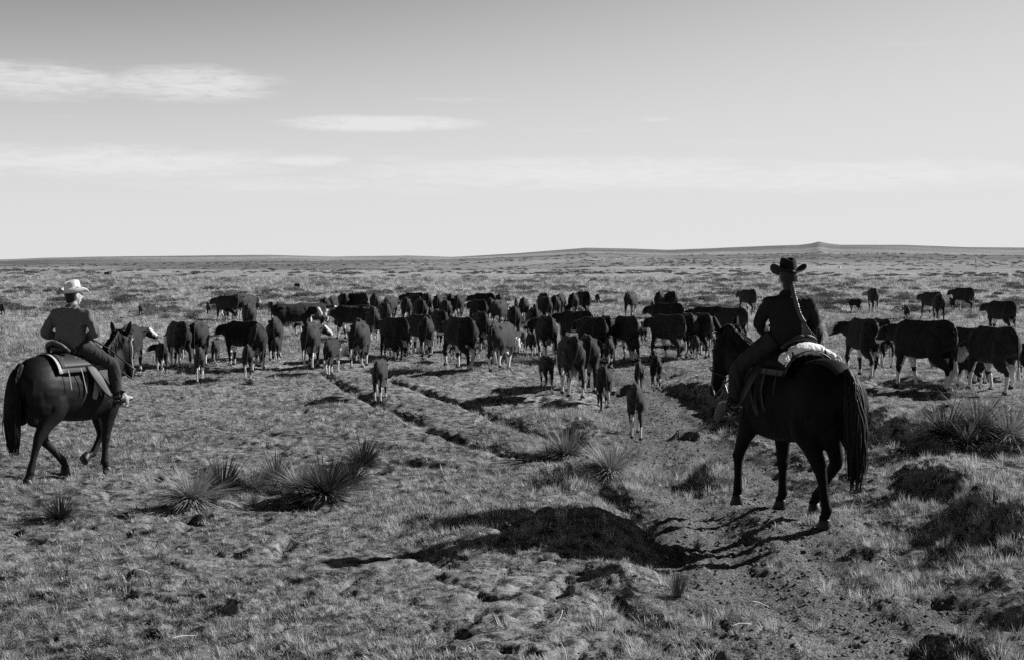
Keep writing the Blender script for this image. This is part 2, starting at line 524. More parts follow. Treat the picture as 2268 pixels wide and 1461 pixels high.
def blob(c, r, seg=12, rot=None):
    v = []; f = []
    c = np.array(c, float); n = seg // 2
    for i in range(1, n):
        a = math.pi * i / n
        for k in range(seg):
            b = 2 * math.pi * k / seg
            p = np.array((r[0] * math.sin(a) * math.cos(b), r[1] * math.sin(a) * math.sin(b), r[2] * math.cos(a)))
            if rot is not None: p = np.array(rot @ Vector(p))
            v.append(c + p)
    for s_ in (1, -1):
        p = np.array((0, 0, s_ * r[2]))
        if rot is not None: p = np.array(rot @ Vector(p))
        v.append(c + p)
    for i in range(n - 2):
        for k in range(seg):
            a = i * seg + k; b = i * seg + (k + 1) % seg
            f.append((a, a + seg, b + seg, b))
    t_, b_ = len(v) - 2, len(v) - 1
    for k in range(seg):
        f.append((k, (k + 1) % seg, t_)); f.append(((n - 2) * seg + (k + 1) % seg, (n - 2) * seg + k, b_))
    return v, f


def merge(parts):
    V = []; Fc = []
    for v, f in parts:
        o = len(V); V += list(v); Fc += [tuple(i + o for i in q) for q in f]
    return V, Fc


def fuse(parts, voxel, smooth=4, factor=0.5):
    """fuse overlapping closed lofts into one continuous surface"""
    v, f = merge(parts)
    me = mesh_of(v, f)
    o = bpy.data.objects.new('tmp', me); COL.objects.link(o)
    md = o.modifiers.new('r', 'REMESH'); md.mode = 'VOXEL'; md.voxel_size = voxel; md.adaptivity = 0.0
    if smooth:
        sm = o.modifiers.new('s', 'SMOOTH'); sm.iterations = smooth; sm.factor = factor
    dg = bpy.context.evaluated_depsgraph_get()
    r = bpy.data.meshes.new_from_object(o.evaluated_get(dg))
    bpy.data.objects.remove(o); bpy.data.meshes.remove(me)
    r.shade_smooth()
    return r


def verts_np(me):
    a = np.empty(len(me.vertices) * 3, np.float32); me.vertices.foreach_get('co', a); return a.reshape(-1, 3)


def set_attr(me, name, val):
    at = me.attributes.new(name, 'FLOAT', 'POINT'); at.data.foreach_set('value', np.asarray(val, np.float32))


def noise3(p, s, seed=0.0):
    return (fbm(p[:, 0] * s + seed, p[:, 2] * s, 3) + fbm(p[:, 1] * s + 5 + seed, p[:, 2] * s - 3, 3) + fbm(p[:, 0] * s, p[:, 1] * s + 9 + seed, 3))


def hide_mat(name, dark, white, sheen=0.07, streak=(3, 3, 14), rough=0.75, spec=0.10):
    m, nt, out = new_mat(name); t = NT(nt)
    oc = t.node('ShaderNodeTexCoord').outputs['Object']
    wm = t.node('ShaderNodeAttribute', attribute_name='white').outputs['Fac']
    inf = t.node('ShaderNodeObjectInfo').outputs['Random']
    n1 = t.noise(oc, 5, 5, 0.6); n2 = t.noise(t.scale(oc, (30, 30, 9)), 3, 4, 0.7)
    d = t.math('MULTIPLY', t.rng(n1, 0.25, 0.75, 0.6, 1.5), dark)
    d = t.math('MULTIPLY', d, t.rng(n2, 0.2, 0.8, 0.65, 1.4))
    d = t.math('MULTIPLY', d, t.rng(inf, 0, 1, 0.7, 1.5))
    w = t.math('MULTIPLY', t.rng(n2, 0.2, 0.8, 0.75, 1.1), white)
    f = t.rng(t.math('ADD', wm, t.math('MULTIPLY', t.math('SUBTRACT', n2, 0.5), 0.5)), 0.35, 0.65)
    c = t.mix(f, d, w)
    t.bsdf(out, c, rough, t.bump(t.math('ADD', n2, t.math('MULTIPLY', n1, 0.6)), 0.35, 0.012), sheen, spec)
    return m


M_cow = hide_mat('hereford_hide', 0.016, 0.62)
M_calf = hide_mat('calf_hide', 0.017, 0.66, sheen=0.09)
M_hoof = plain_mat('hoof_horn', 0.012, 0.5, 0.3, 20)
M_udder = plain_mat('udder_skin', 0.22, 0.6, 0.2, 10)
M_horn = plain_mat('cow_horn', 0.35, 0.4, 0.3, 15)


def bend(p, q, k, d):
    """p -> q limb: returns mid joint pushed by k along d"""
    return (np.array(p) + np.array(q)) / 2 + np.array(d) * k


def cow_mesh(kind, phase, head, seed, voxel):
    """one beast standing with its hooves at z = 0, facing +x; kind cow | calf; head ahead | low | up | left | right"""
    calf = kind == 'calf'
    P = []
    W = 0.72 if calf else 0.84            # trunk girth
    TD = 0.78 if calf else 0.88           # trunk depth
    top = 1.27
    st = [(-0.80, 0, 1.03, .09, .12, .2), (-0.74, 0, 1.00, .20 * W, .23, .38), (-0.60, 0, .97, .27 * W, .31 * TD, .42), (-0.40, 0, .93, .29 * W, .35 * TD, .34),
          (-0.15, 0, .885, .315 * W, .385 * TD, .16), (0.10, 0, .865, .335 * W, .405 * TD, .14), (0.35, 0, .875, .305 * W, .395 * TD, .20),
          (0.52, 0, .90, .25 * W, .37 * TD, .25), (0.66, 0, .93, .19 * W, .32 * TD, .2), (0.78, 0, .95, .12 * W, .22 * TD, .1)]
    st = [(x, y, z + (1 - TD) * .36, w, d, e) for x, y, z, w, d, e in st]
    P.append(loft(st, 4, 18))
    # hook and pin bones, spine ridge
    for s in (-1, 1):
        P.append(blob((-0.47, s * .185 * W, 1.165), (.11, .075, .055)))
        P.append(blob((-0.75, s * .09 * W, 1.07), (.07, .06, .07)))
        P.append(blob((-0.52, s * .17 * W, .88), (.20, .135 * W, .25)))       # thigh
        P.append(blob((0.50, s * .16 * W, .92), (.14, .10 * W, .24)))         # shoulder
    P.append(loft([(-0.80, 0, 1.20, .04, .05), (-0.62, 0, 1.27, .05, .05), (-.35, 0, 1.255, .05, .05), (0, 0, 1.235, .05, .05), (.5, 0, 1.25, .05, .05)], 3, 8))
    # legs: swing angle of each leg (front/back) and lift
    ph = {0: ((.24, 0), (-.22, .0), (-.20, 0), (.26, .0)), 1: ((-.05, 0), (.30, .10), (.22, 0), (-.32, .0)),
          2: ((-.22, .0), (.22, 0), (.30, .06), (-.14, 0)), 3: ((.05, 0), (-.03, 0), (-.06, 0), (.07, 0)),
          4: ((.10, .0), (-.28, .05), (-.34, .07), (.10, 0)), 5: ((-.12, 0), (.05, 0), (.12, 0), (-.22, 0))}[phase]
    L = .95 if not calf else 1.05
    lw = 1.16 if not calf else 1.14
    for i, (s, rear) in enumerate(((1, True), (-1, True), (1, False), (-1, False))):
        a, lift = ph[i]
        if rear:
            hip = np.array((-0.55, s * .165 * W, .98)); J = [(-0.44, s * .19 * W, .66), (-0.70, s * .165 * W, .42), (-.655, s * .155 * W, .13), (-.63, s * .155 * W, .06)]
            rad = [(.15 * W, .20), (.095, .135), (.046, .062), (.035, .036), (.043, .045)]
        else:
            hip = np.array((0.50, s * .15 * W, .95)); J = [(.46, s * .165 * W, .62), (.49, s * .15 * W, .37), (.475, s * .145 * W, .13), (.50, s * .145 * W, .06)]
            rad = [(.09, .14), (.075, .10), (.05, .055), (.033, .036), (.043, .045)]
        pts = [hip]
        for k, j in enumerate(J):
            d = np.array(j) - hip
            ang = a * (1.0 if k else .6)
            c_, s_ = math.cos(ang), math.sin(ang)
            q = hip + np.array((d[0] * c_ - d[2] * s_, d[1], d[0] * s_ + d[2] * c_))
            if k >= 2 and lift: q = q + np.array((-.10 if not rear else -.12, 0, lift + .02)) * (1 if k == 2 else 1.25)
            pts.append(q)
        dz = pts[-1][2] - (.055 if not lift else .055 + lift)
        for k in range(1, 5): pts[k] = pts[k] - np.array((0, 0, dz * (k / 4.0)))
        P.append(loft([tuple(p) + (r[0] * lw, r[1] * lw) for p, r in zip(pts, rad)], 4, 12))
        ph_pts.setdefault((kind, phase, head), []).append(pts[-1].copy())
    # neck and head
    hz = {'ahead': (1.00, 0, 1.06), 'low': (1.02, 0, .84), 'up': (.94, 0, 1.28), 'left': (.96, .20, 1.08), 'right': (.96, -.20, 1.08)}[head]
    face = {'ahead': (.85, 0, -.62), 'low': (.72, 0, -.85), 'up': (.92, 0, -.42), 'left': (.25, .80, -.50), 'right': (.25, -.80, -.50)}[head]
    pol = np.array(hz); fd = np.array(face); fd = fd / np.linalg.norm(fd)
    hs = 1.0 if not calf else 1.0
    P.append(loft([(.45, 0, .98, .20 * W, .27 * TD), (.68, pol[1] * .15, .98 + (pol[2] - 1.1) * .25, .16 * W, .235 * TD), (.83, pol[1] * .55, .5 * (1.0 + pol[2]) - .01, .13, .19), tuple(pol - fd * .03) + (.10, .12)], 4, 14))
    sidev = np.cross((0, 0, 1), fd); sidev /= np.linalg.norm(sidev)
    hd = [pol - fd * .06, pol + fd * .03, pol + fd * .14, pol + fd * .25, pol + fd * .34, pol + fd * .385]
    wr = [(.095, .09), (.128, .13), (.120, .135), (.085, .105), (.085, .088), (.075, .072)]
    P.append(loft([tuple(p) + (a * hs, b * hs) for p, (a, b) in zip(hd, wr)], 4, 14, side=tuple(sidev)))
    # dewlap / brisket
    P.append(blob((.66, 0, .66 + (.06 if calf else 0)), (.16, .07, .17 * TD)))
    me = fuse(P, voxel, 3)
    v = verts_np(me)
    nrm = np.empty(len(me.vertices) * 3, np.float32); me.vertices.foreach_get('normal', nrm); nrm = nrm.reshape(-1, 3)
    v = v + nrm * (.022 * noise3(v, 6.0, seed + 3) * (v[:, 2] > .35))[:, None]
    me.vertices.foreach_set('co', v.ravel().astype(np.float32)); me.update()
    nz = noise3(v, 4.0, seed)
    # white: face, brisket, belly, lower legs
    hdist = (v - pol) @ fd
    upv = np.cross(fd, sidev); upv = upv if upv[2] > 0 else -upv
    on_head = (hdist > .04) & ((v - pol) @ upv > -.02) & (np.abs((v - pol) @ sidev) < .085) & (np.linalg.norm(v - (pol + fd * .2), axis=1) < .42)
    wh = np.where(on_head, 0.9, 0.0)
    wh = np.maximum(wh, sst(.58 + .10 * nz - v[:, 2] + .05 * (v[:, 0] > .3), -.03, .06) * (np.abs(v[:, 0]) < .62) * (v[:, 2] > .40) * (np.abs(v[:, 1]) < .16))
    leg = (v[:, 2] < .46)
    wh = np.maximum(wh, sst(.25 + .36 * nz - v[:, 2], -.05, .05) * leg)
    wh = np.maximum(wh, sst(v[:, 0] + .8 * nz * .2, .72, .80) * (v[:, 2] < .86) * (v[:, 2] > .5))
    wh = np.where(v[:, 2] < .05, .0, wh)
    set_attr(me, 'white', np.clip(wh, 0, 1))
    return me, pol, fd, sidev


def ear_mesh(L=.17, w=.055):
    v = []; f = []
    n = 6
    for i in range(n + 1):
        t_ = i / n; ww = w * math.sin(math.pi * min(1, t_ * .85 + .18)) * (1 - t_ ** 3) + .006
        for a, b in ((-1, .012), (0, -.012), (1, .012), (0, -.026)):
            v.append((t_ * L, a * ww, b * (1 - t_)))
    for i in range(n):
        for k in range(4):
            a = i * 4 + k; b = i * 4 + (k + 1) % 4
            f.append((a, b, b + 4, a + 4))
    f.append((3, 2, 1, 0)); e = n * 4; f.append((e, e + 1, e + 2, e + 3))
    return mesh_of(v, f)


def tail_mesh(sway, seed, L=.78, hair=True):
    r_ = random.Random(seed)
    pts = [(-.80, 0, 1.17, .032), (-.865, .01 * sway, 1.13, .03), (-.885, .03 * sway, 1.0, .024), (-.88, .10 * sway, .80, .018), (-.87, .22 * sway, .62, .015), (-.87, .34 * sway, .50, .013)]
    V_, F_ = loft([p + (p[3],) for p in pts], 4, 8)
    nroot = len(V_)
    ex, ey, ez, _ = pts[-1]
    for k in range(26 if hair else 0):
        a = r_.uniform(0, 6.28); rr = r_.uniform(.0, .03); l = r_.uniform(.16, .30)
        x0, y0 = ex + .012 * math.cos(a), ey + .012 * math.sin(a)
        dx = rr * math.cos(a) * 1.6; dy = rr * math.sin(a) * 1.6 + .25 * l * sway
        st = [(x0, y0, ez + .06, .006, .006), (x0 + dx * .7, y0 + dy * .5, ez - l * .4, .009, .009), (x0 + dx, y0 + dy, ez - l, .002, .002)]
        v2, f2 = loft(st, 2, 5); o = len(V_); V_ = list(V_) + list(v2); F_ += [tuple(i + o for i in q) for q in f2]
    me = mesh_of(V_, F_)
    z = verts_np(me)[:, 2]
    set_attr(me, 'white', np.clip((.60 - z) / .1, 0, 1))
    return me


def hoof_mesh(r=.058, h=.075):
    v, f = [], []
    for z, k in ((0, 1.0), (.02, 1.0), (h, .78), (h + .012, .55)):
        for i in range(10):
            a = 2 * math.pi * i / 10
            cx = r * math.cos(a) * k * 1.12 + (h - z) * .25; cy = r * .92 * math.sin(a) * k
            if abs(a) < .1: cx -= .018 * k            # the cleft in front
            v.append((cx, cy, z))
    for j in range(3):
        for i in range(10): f.append((j * 10 + i, j * 10 + (i + 1) % 10, j * 10 + 10 + (i + 1) % 10, j * 10 + 10 + i))
    f.append(tuple(range(9, -1, -1))); f.append(tuple(range(30, 40)))
    return mesh_of(v, f)


ph_pts = {}
EAR = ear_mesh(); EAR_C = ear_mesh(.16, .06)
HOOF = hoof_mesh()
for e_ in (EAR, EAR_C): set_attr(e_, 'white', np.zeros(len(e_.vertices)))
TAILS = [tail_mesh(s, 11 + i) for i, s in enumerate((0.0, .35, -.4, 1.0, -.15))]
TAIL_C = [tail_mesh(s, 31 + i, hair=True) for i, s in enumerate((0.0, .3, -.3))]
udder_v = merge([blob((-.36, 0, .56), (.17, .13, .13)), blob((-.43, .06, .45), (.02, .02, .06)), blob((-.43, -.06, .45), (.02, .02, .06)),
                 blob((-.30, .06, .46), (.02, .02, .06)), blob((-.30, -.06, .46), (.02, .02, .06))])
UDDER = fuse([udder_v], .018, 2)
PROTO = {}


def proto(kind, phase, head):
    k = (kind, phase, head)
    if k in PROTO: return PROTO[k]
    me, pol, fd, sd = cow_mesh(kind, phase, head, phase * 1.7 + len(head), .026)
    PROTO[k] = (me, pol, fd, sd, ph_pts[k])
    return PROTO[k]


COW_TOP = 1.29


def beast(kind, phase, head, loc, heading, height, label, group, tail=0, parts=True, udder=True, girth=1.0):
    """heading: direction of travel, radians from +x; height: of the back above the ground, in metres"""
    me, pol, fd, sd, feet = proto(kind, phase, head)
    s = height / COW_TOP
    o = empty('cow' if kind == 'cow' else 'calf', loc, heading, s)
    o.scale = (s * .95, s * girth, s)
    tag(o, label, 'cow' if kind == 'cow' else 'calf', group)
    mat = M_cow if kind == 'cow' else M_calf
    link('body', me, mat, o)
    tl = link('tail', (TAILS if kind == 'cow' else TAIL_C)[tail % (5 if kind == 'cow' else 3)], mat, o)
    if kind == 'calf': tl.location = (0.02, 0, 0.02)
    if parts:
        for s_ in (1, -1):
            e = link('ear', EAR if kind == 'cow' else EAR_C, mat, o)
            p = Vector(pol) + Vector(sd) * s_ * .085 - Vector(fd) * .0
            d = Vector(sd) * s_ + Vector((0, 0, .18 if kind == 'calf' else -.05)) - Vector(fd) * .25
            e.location = p; e.rotation_euler = d.to_track_quat('X', 'Z').to_euler()
            k = 1.25 if kind == 'calf' else 1.1
            e.scale = (k, k, k)
        for p in feet:
            h = link('hoof', HOOF, M_hoof, o); h.location = (p[0] + .015, p[1], p[2] - .058)
        if kind == 'cow' and udder: link('udder', UDDER, M_udder, o)
    return o
# ------------------------------------------------------------------ the herd
# photograph column and row of the hooves, height in pixels, turn to the left of straight away (degrees), kind, gait, head, tail, label
HERD = [
    # near stragglers
    (843, 888, 92, -8, 'calf', 3, 'ahead', 0, 'lone calf with white hind legs walking on the cattle trail nearest the open grass'),
    (1407, 968, 118, 2, 'calf', 0, 'left', 1, 'nearest calf on the sunken track, white ear and lit rump'),
    (1336, 908, 98, 4, 'calf', 1, 'ahead', 2, 'calf with one white hind foot on the track left of the nearest calf'),
    (1415, 868, 64, 0, 'calf', 3, 'up', 0, 'calf directly beyond the nearest calf, only its upper half showing'),
    (1452, 864, 78, 4, 'calf', 5, 'up', 1, 'dark calf with pricked ears standing before the shaded bank'),
    (1209, 858, 70, 12, 'calf', 3, 'low', 0, 'black calf at the left flank of the cow with the swinging tail'),
    (1262, 876, 120, 12, 'cow', 0, 'low', 3, 'cow with udder and tail swung out to the right, nearest of the centre herd'),
    (1299, 864, 120, 6, 'cow', 3, 'low', 1, 'cow half hidden behind the cow with the swinging tail'),
    (1350, 815, 64, -2, 'calf', 5, 'up', 0, 'calf with upright ears between dusty cow and paired cows'),
    # right side
    (2043, 862, 152, 78, 'cow', 5, 'ahead', 0, 'large black cow seen side-on walking left, at the right of the herd'),
    (2197, 870, 146, 32, 'cow', 1, 'low', 4, 'cow with raised hind foot beside the side-on black cow'),
    (1909, 834, 128, 22, 'cow', 2, 'left', 2, 'cow with white tail switch and pale udder right of the dark rider'),
    (1949, 812, 98, 18, 'cow', 3, 'ahead', 0, 'cow mostly hidden between white-tailed cow and side-on black cow'),
    (2141, 846, 112, 30, 'cow', 3, 'low', 1, 'cow glimpsed behind the rump of the side-on black cow'),
    (2150, 858, 74, 70, 'calf', 1, 'up', 0, 'calf nursing under the cow with the raised hind foot'),
    (2262, 838, 78, 20, 'calf', 5, 'low', 1, 'calf cut off by the right edge of the picture'),
    (2216, 742, 46, 40, 'cow', 3, 'ahead', 0, 'cow beyond the right-hand pair, near the right edge'),
    (2062, 706, 42, 62, 'cow', 1, 'ahead', 0, 'cow walking left on the far plain above the side-on black cow'),
    (2078, 714, 28, 10, 'cow', 3, 'low', 1, 'low cow with pale back just below the far cow walking left'),
    (2132, 690, 30, 76, 'cow', 2, 'ahead', 0, 'rightmost far cow, side-on with a calf at its head'),
    (2108, 690, 20, 10, 'calf', 3, 'up', 0, 'tiny calf at the head of the rightmost far cow'),
    (2008, 712, 28, 8, 'calf', 5, 'up', 0, 'small calf standing alone in the grass above side-on cow'),
    (1933, 692, 24, 12, 'cow', 3, 'ahead', 0, 'far cow standing alone right of the dark rider'),
    (1893, 692, 11, 80, 'calf', 3, 'low', 0, 'low calf in the scrub left of the far lone cow'),
    (1656, 697, 30, 52, 'cow', 1, 'ahead', 0, 'far cow close left of the dark rider, facing left'),
    # beside the dark rider
    (1800, 806, 80, 6, 'cow', 3, 'low', 0, 'cow just right of the dark rider, above his white bedroll'),
    (1614, 770, 66, 80, 'cow', 3, 'ahead', 0, 'cow side-on behind the black horse, its back showing over the neck'),
    (1566, 766, 52, 74, 'cow', 5, 'ahead', 0, 'cow with its head just left of the black horse\'s ears'),
    (1553, 790, 68, 18, 'cow', 2, 'right', 0, 'cow with white face turned, left of the black horse'),
    (1538, 796, 48, 8, 'calf', 3, 'ahead', 1, 'calf walking at the heels of the white-faced cow by the black horse'),
    (1521, 790, 70, 12, 'cow', 3, 'low', 4, 'cow close behind the side-on cow near the black horse'),
    (1478, 796, 77, 64, 'cow', 1, 'ahead', 4, 'side-on cow with pale belly walking left, right of the centre herd'),
    (1425, 763, 38, 4, 'calf', 5, 'up', 1, 'calf with white hind leg between the dusty cow and side-on cow'),
    (1476, 752, 48, 82, 'cow', 3, 'ahead', 0, 'cow seen side-on over the backs right of the dusty cow'),
    (1486, 704, 32, 14, 'cow', 3, 'ahead', 1, 'right one of two far cows standing together beyond the dusty cow'),
    (1460, 704, 38, 2, 'cow', 3, 'low', 0, 'taller left one of two far cows together, with pale flank'),
    (1445, 698, 18, 4, 'calf', 3, 'ahead', 0, 'tiny calf left of the two far cows'),
    (1398, 703, 34, -14, 'cow', 1, 'left', 0, 'lone far cow with white hind leg beyond the dusty cow'),
    (1323, 677, 17, 10, 'calf', 3, 'ahead', 0, 'farthest tiny calf alone on the plain beyond the herd'),
    (1385, 798, 82, 24, 'cow', 5, 'ahead', 4, 'dusty grey cow with a calf at its right hind leg'),
    (1403, 801, 52, 14, 'calf', 0, 'low', 1, 'calf at the right hind leg of the dusty grey cow'),
    (1341, 796, 80, 10, 'cow', 3, 'ahead', 0, 'tall narrow cow behind the calf with upright ears'),
    (1311, 800, 78, 50, 'cow', 2, 'ahead', 4, 'cow heading left behind the paired cows of the centre'),
    (1275, 778, 60, 40, 'cow', 3, 'left', 0, 'cow with white-marked head behind the cow heading left'),
    (1247, 760, 42, 6, 'calf', 3, 'up', 0, 'grey calf in the gap above the paired centre cows'),
    (1208, 796, 78, 14, 'cow', 0, 'left', 4, 'cow with white hind legs and white poll at herd centre'),
    (1176, 790, 50, 14, 'calf', 1, 'low', 0, 'dark calf left of the white-polled centre cow'),
    (1181, 764, 62, 8, 'cow', 3, 'ahead', 1, 'cow behind the dark calf of the herd centre'),
    (1138, 756, 54, 4, 'cow', 3, 'low', 0, 'cow with white tail switch above the pale-legged grazer'),
    (1150, 781, 36, 160, 'calf', 3, 'ahead', 0, 'calf with bright white front legs facing the camera'),
    (1113, 820, 94, -22, 'cow', 1, 'low', 2, 'sunlit cow with white hind legs turned slightly right, herd centre'),
    (1092, 806, 58, 10, 'calf', 3, 'low', 1, 'dark calf at the left shoulder of the sunlit cow'),
    # centre, big black cow and round it
    (1018, 819, 116, 42, 'cow', 2, 'ahead', 0, 'big black cow with thick tail striding left, centre of the herd'),
    (1064, 776, 66, 12, 'cow', 3, 'ahead', 4, 'cow squeezed behind the right hip of the big black cow'),
    (1073, 772, 44, 4, 'calf', 5, 'up', 0, 'calf with white hind feet right of the big black cow'),
    (1008, 800, 44, 20, 'calf', 3, 'low', 1, 'calf glimpsed beneath the belly of the big black cow'),
    (943, 794, 74, 2, 'cow', 1, 'ahead', 1, 'young cow with white hind feet left of the big black cow'),
    (928, 786, 78, 48, 'cow', 3, 'ahead', 0, 'cow turned left behind the young white-footed cow'),
    (972, 770, 64, 16, 'cow', 3, 'low', 0, 'greyish cow between young white-footed cow and big black cow'),
    (873, 796, 82, 52, 'cow', 1, 'ahead', 4, 'black cow angled left with a calf under its belly'),
    (868, 796, 50, 30, 'calf', 2, 'low', 0, 'calf under the belly of the black angled cow'),
    (892, 788, 36, 16, 'calf', 3, 'low', 1, 'calf legs showing behind the black angled cow'),
    (825, 756, 58, 4, 'cow', 3, 'ahead', 0, 'narrow cow with white hind feet behind the trail cows'),
    (798, 812, 88, -10, 'cow', 2, 'ahead', 1, 'cow with sunlit right flank walking at the head of the trail'),
    (794, 800, 92, 4, 'cow', 3, 'low', 0, 'cow directly behind the cow with sunlit right flank'),
    (781, 752, 64, 84, 'cow', 5, 'left', 0, 'cow standing broadside facing left with white poll'),
    (735, 830, 78, -14, 'calf', 0, 'ahead', 1, 'calf with white legs at the top of the long cattle trail'),
    (690, 815, 100, -8, 'cow', 3, 'right', 1, 'sturdy cow seen from behind left of the white-legged trail calf'),
    (649, 748, 56, -80, 'cow', 3, 'right', 0, 'cow broadside facing right, white face looking at the camera'),
    (692, 744, 54, -60, 'cow', 5, 'right', 1, 'cow with white face beyond the broadside cow looking back'),
    # left group
    (573, 820, 102, -4, 'cow', 2, 'ahead', 3, 'cow with long pale tail in the middle of the left group'),
    (537, 812, 96, 38, 'cow', 3, 'ahead', 0, 'cow with head to the left beside the long-tailed cow'),
    (549, 840, 76, 0, 'calf', 0, 'low', 1, 'calf with white stockings in front of the long-tailed cow'),
    (610, 796, 82, -4, 'cow', 3, 'ahead', 4, 'cow behind the right flank of the long-tailed cow'),
    (613, 801, 54, -6, 'calf', 5, 'low', 0, 'calf right of the long-tailed cow'),
    (395, 815, 102, 16, 'cow', 0, 'low', 1, 'leftmost big cow with pale udder beyond the light-hatted rider'),
    (442, 812, 92, -10, 'cow', 2, 'ahead', 0, 'cow with tail hanging, right beside the leftmost big cow'),
    (444, 846, 76, -2, 'calf', 1, 'low', 1, 'calf directly in front of the cow with hanging tail'),
    (478, 806, 50, -6, 'calf', 3, 'up', 0, 'small dark calf with white streak right of the hanging-tail cow'),
    (358, 826, 66, 8, 'calf', 5, 'left', 1, 'lone calf at the left end of the herd'),
    (511, 778, 46, -4, 'calf', 3, 'up', 0, 'little calf with pricked ears in the gap of the left group'),
    (292, 826, 106, -14, 'cow', 3, 'right', 0, 'cow hidden behind the brown horse\'s head at far left'),
    (554, 744, 50, -6, 'cow', 3, 'low', 1, 'cow with round rump rising behind the long-tailed cow'),
    (502, 715, 38, 40, 'cow', 5, 'ahead', 0, 'far cow facing left at the left end of the back row'),
    (499, 716, 26, 165, 'calf', 3, 'ahead', 1, 'white-faced calf coming towards the camera in the back row'),
    (523, 709, 36, 6, 'cow', 3, 'ahead', 4, 'cow seen from behind in the left back row'),
    (546, 709, 40, -58, 'cow', 2, 'ahead', 0, 'cow with white neck facing right in the left back row'),
    (462, 701, 14, 4, 'calf', 3, 'up', 0, 'tiny calf in tall grass left of the back row'),
    (313, 704, 24, -6, 'calf', 3, 'low', 0, 'far calf standing behind tall grass right of the light-hatted rider'),
    (4, 704, 22, 10, 'calf', 3, 'low', 0, 'far calf cut off by the left edge of the picture'),
    (572, 694, 17, 0, 'calf', 3, 'ahead', 0, 'tiny far calf over the left back row'),
    (600, 697, 17, 12, 'calf', 5, 'ahead', 1, 'left one of two tiny far calves side by side'),
    (620, 696, 16, -20, 'calf', 1, 'ahead', 0, 'right one of two tiny far calves side by side'),
    (658, 644, 13, 60, 'calf', 3, 'low', 0, 'single farthest animal at the head of the distant path'),
    (235, 613, 10, 40, 'calf', 3, 'low', 0, 'left one of two distant dark specks beyond the light hat'),
    (243, 613, 12, -30, 'calf', 3, 'up', 0, 'right one of two distant dark specks beyond the light hat'),
    # back rows of the centre
    (720, 720, 38, 0, 'cow', 3, 'low', 0, 'dark cow right of the looking-back cow, back row'),
    (738, 716, 34, -8, 'cow', 5, 'ahead', 1, 'dark cow second right of the looking-back cow, back row'),
    (760, 706, 30, 10, 'cow', 3, 'ahead', 0, 'far cow over the rump of the broadside white-polled cow'),
    (790, 706, 30, 40, 'cow', 3, 'low', 0, 'far cow over the back of the broadside white-polled cow'),
    (815, 700, 20, 6, 'calf', 3, 'up', 0, 'tiny calf right of the two far cows over the broadside cow'),
    (830, 706, 36, 2, 'cow', 5, 'ahead', 1, 'narrow far cow standing clear at the left of the back rows'),
    (866, 714, 44, -18, 'cow', 1, 'ahead', 0, 'broad cow turned right in the back rows'),
    (899, 720, 36, 4, 'cow', 3, 'low', 1, 'cow right of the broad back-row cow'),
    (916, 704, 38, 72, 'cow', 5, 'ahead', 0, 'far cow side-on at the top of the back rows'),
    (917, 712, 34, 20, 'cow', 3, 'ahead', 4, 'cow under the far side-on cow of the back rows'),
    (929, 726, 40, 12, 'cow', 2, 'ahead', 0, 'cow above the young white-footed cow, back rows'),
    (943, 706, 36, 10, 'cow', 3, 'low', 1, 'far cow left of the tall pale-tailed back-row cow'),
    (955, 716, 34, -8, 'calf', 3, 'ahead', 0, 'calf packed among the middle back rows'),
    (971, 710, 40, -4, 'cow', 0, 'ahead', 0, 'dark cow with tail straight down in the middle back rows'),
    (997, 708, 44, 4, 'cow', 3, 'ahead', 3, 'tall cow with white tail rising from the back rows'),
    (1017, 710, 34, -6, 'cow', 5, 'low', 1, 'cow right of the tall white-tailed back-row cow'),
    (986, 728, 38, 6, 'cow', 3, 'low', 0, 'cow peeking over the back of the big black cow'),
    (850, 738, 40, 10, 'cow', 3, 'low', 0, 'cow behind the head of the black angled cow'),
    (1059, 728, 44, 42, 'cow', 1, 'ahead', 4, 'dark cow angled left behind the big black cow\'s hip'),
    (1070, 706, 42, 78, 'cow', 5, 'ahead', 0, 'far side-on cow at the back of the right rows'),
    (1086, 722, 48, 2, 'cow', 3, 'ahead', 3, 'cow with white hind end in the right rows'),
    (1106, 708, 34, 2, 'cow', 3, 'low', 0, 'far cow beyond the grey-backed right-row cow'),
    (1107, 730, 46, -16, 'cow', 2, 'ahead', 1, 'grey-backed cow turned right in the right rows'),
    (1130, 712, 28, 20, 'calf', 3, 'right', 0, 'calf with turned head right of the grey-backed cow'),
    (1144, 703, 22, 4, 'calf', 3, 'up', 0, 'calf left of the upright cow in the right rows'),
    (1143, 690, 20, 4, 'calf', 5, 'up', 0, 'tiny far calf with white head at the back of right rows'),
    (1160, 721, 44, 0, 'cow', 1, 'ahead', 0, 'upright cow with legs apart in the right rows'),
    (1185, 704, 20, 0, 'calf', 3, 'low', 0, 'pale calf right of the upright right-row cow'),
    (1203, 708, 36, 14, 'cow', 3, 'low', 0, 'far cow with round back over the broad right-row cow'),
    (1207, 722, 42, 12, 'cow', 3, 'ahead', 1, 'broad cow with horned head low in the right rows'),
    (1228, 717, 46, 4, 'cow', 5, 'ahead', 0, 'cow with tail down right of the broad right-row cow'),
    (1242, 710, 38, -6, 'cow', 3, 'low', 3, 'narrow cow with pale hind leg at the right of the rows'),
    (1257, 708, 26, 8, 'calf', 3, 'low', 0, 'calf at the left of the rightmost back-row pair'),
    (1270, 708, 38, 0, 'cow', 3, 'ahead', 1, 'left cow of the rightmost back-row pair'),
    (1290, 704, 34, 24, 'cow', 1, 'ahead', 0, 'right cow of the rightmost back-row pair'),
]
GROUP = 'cattle of the driven herd'
HERD_AT = []
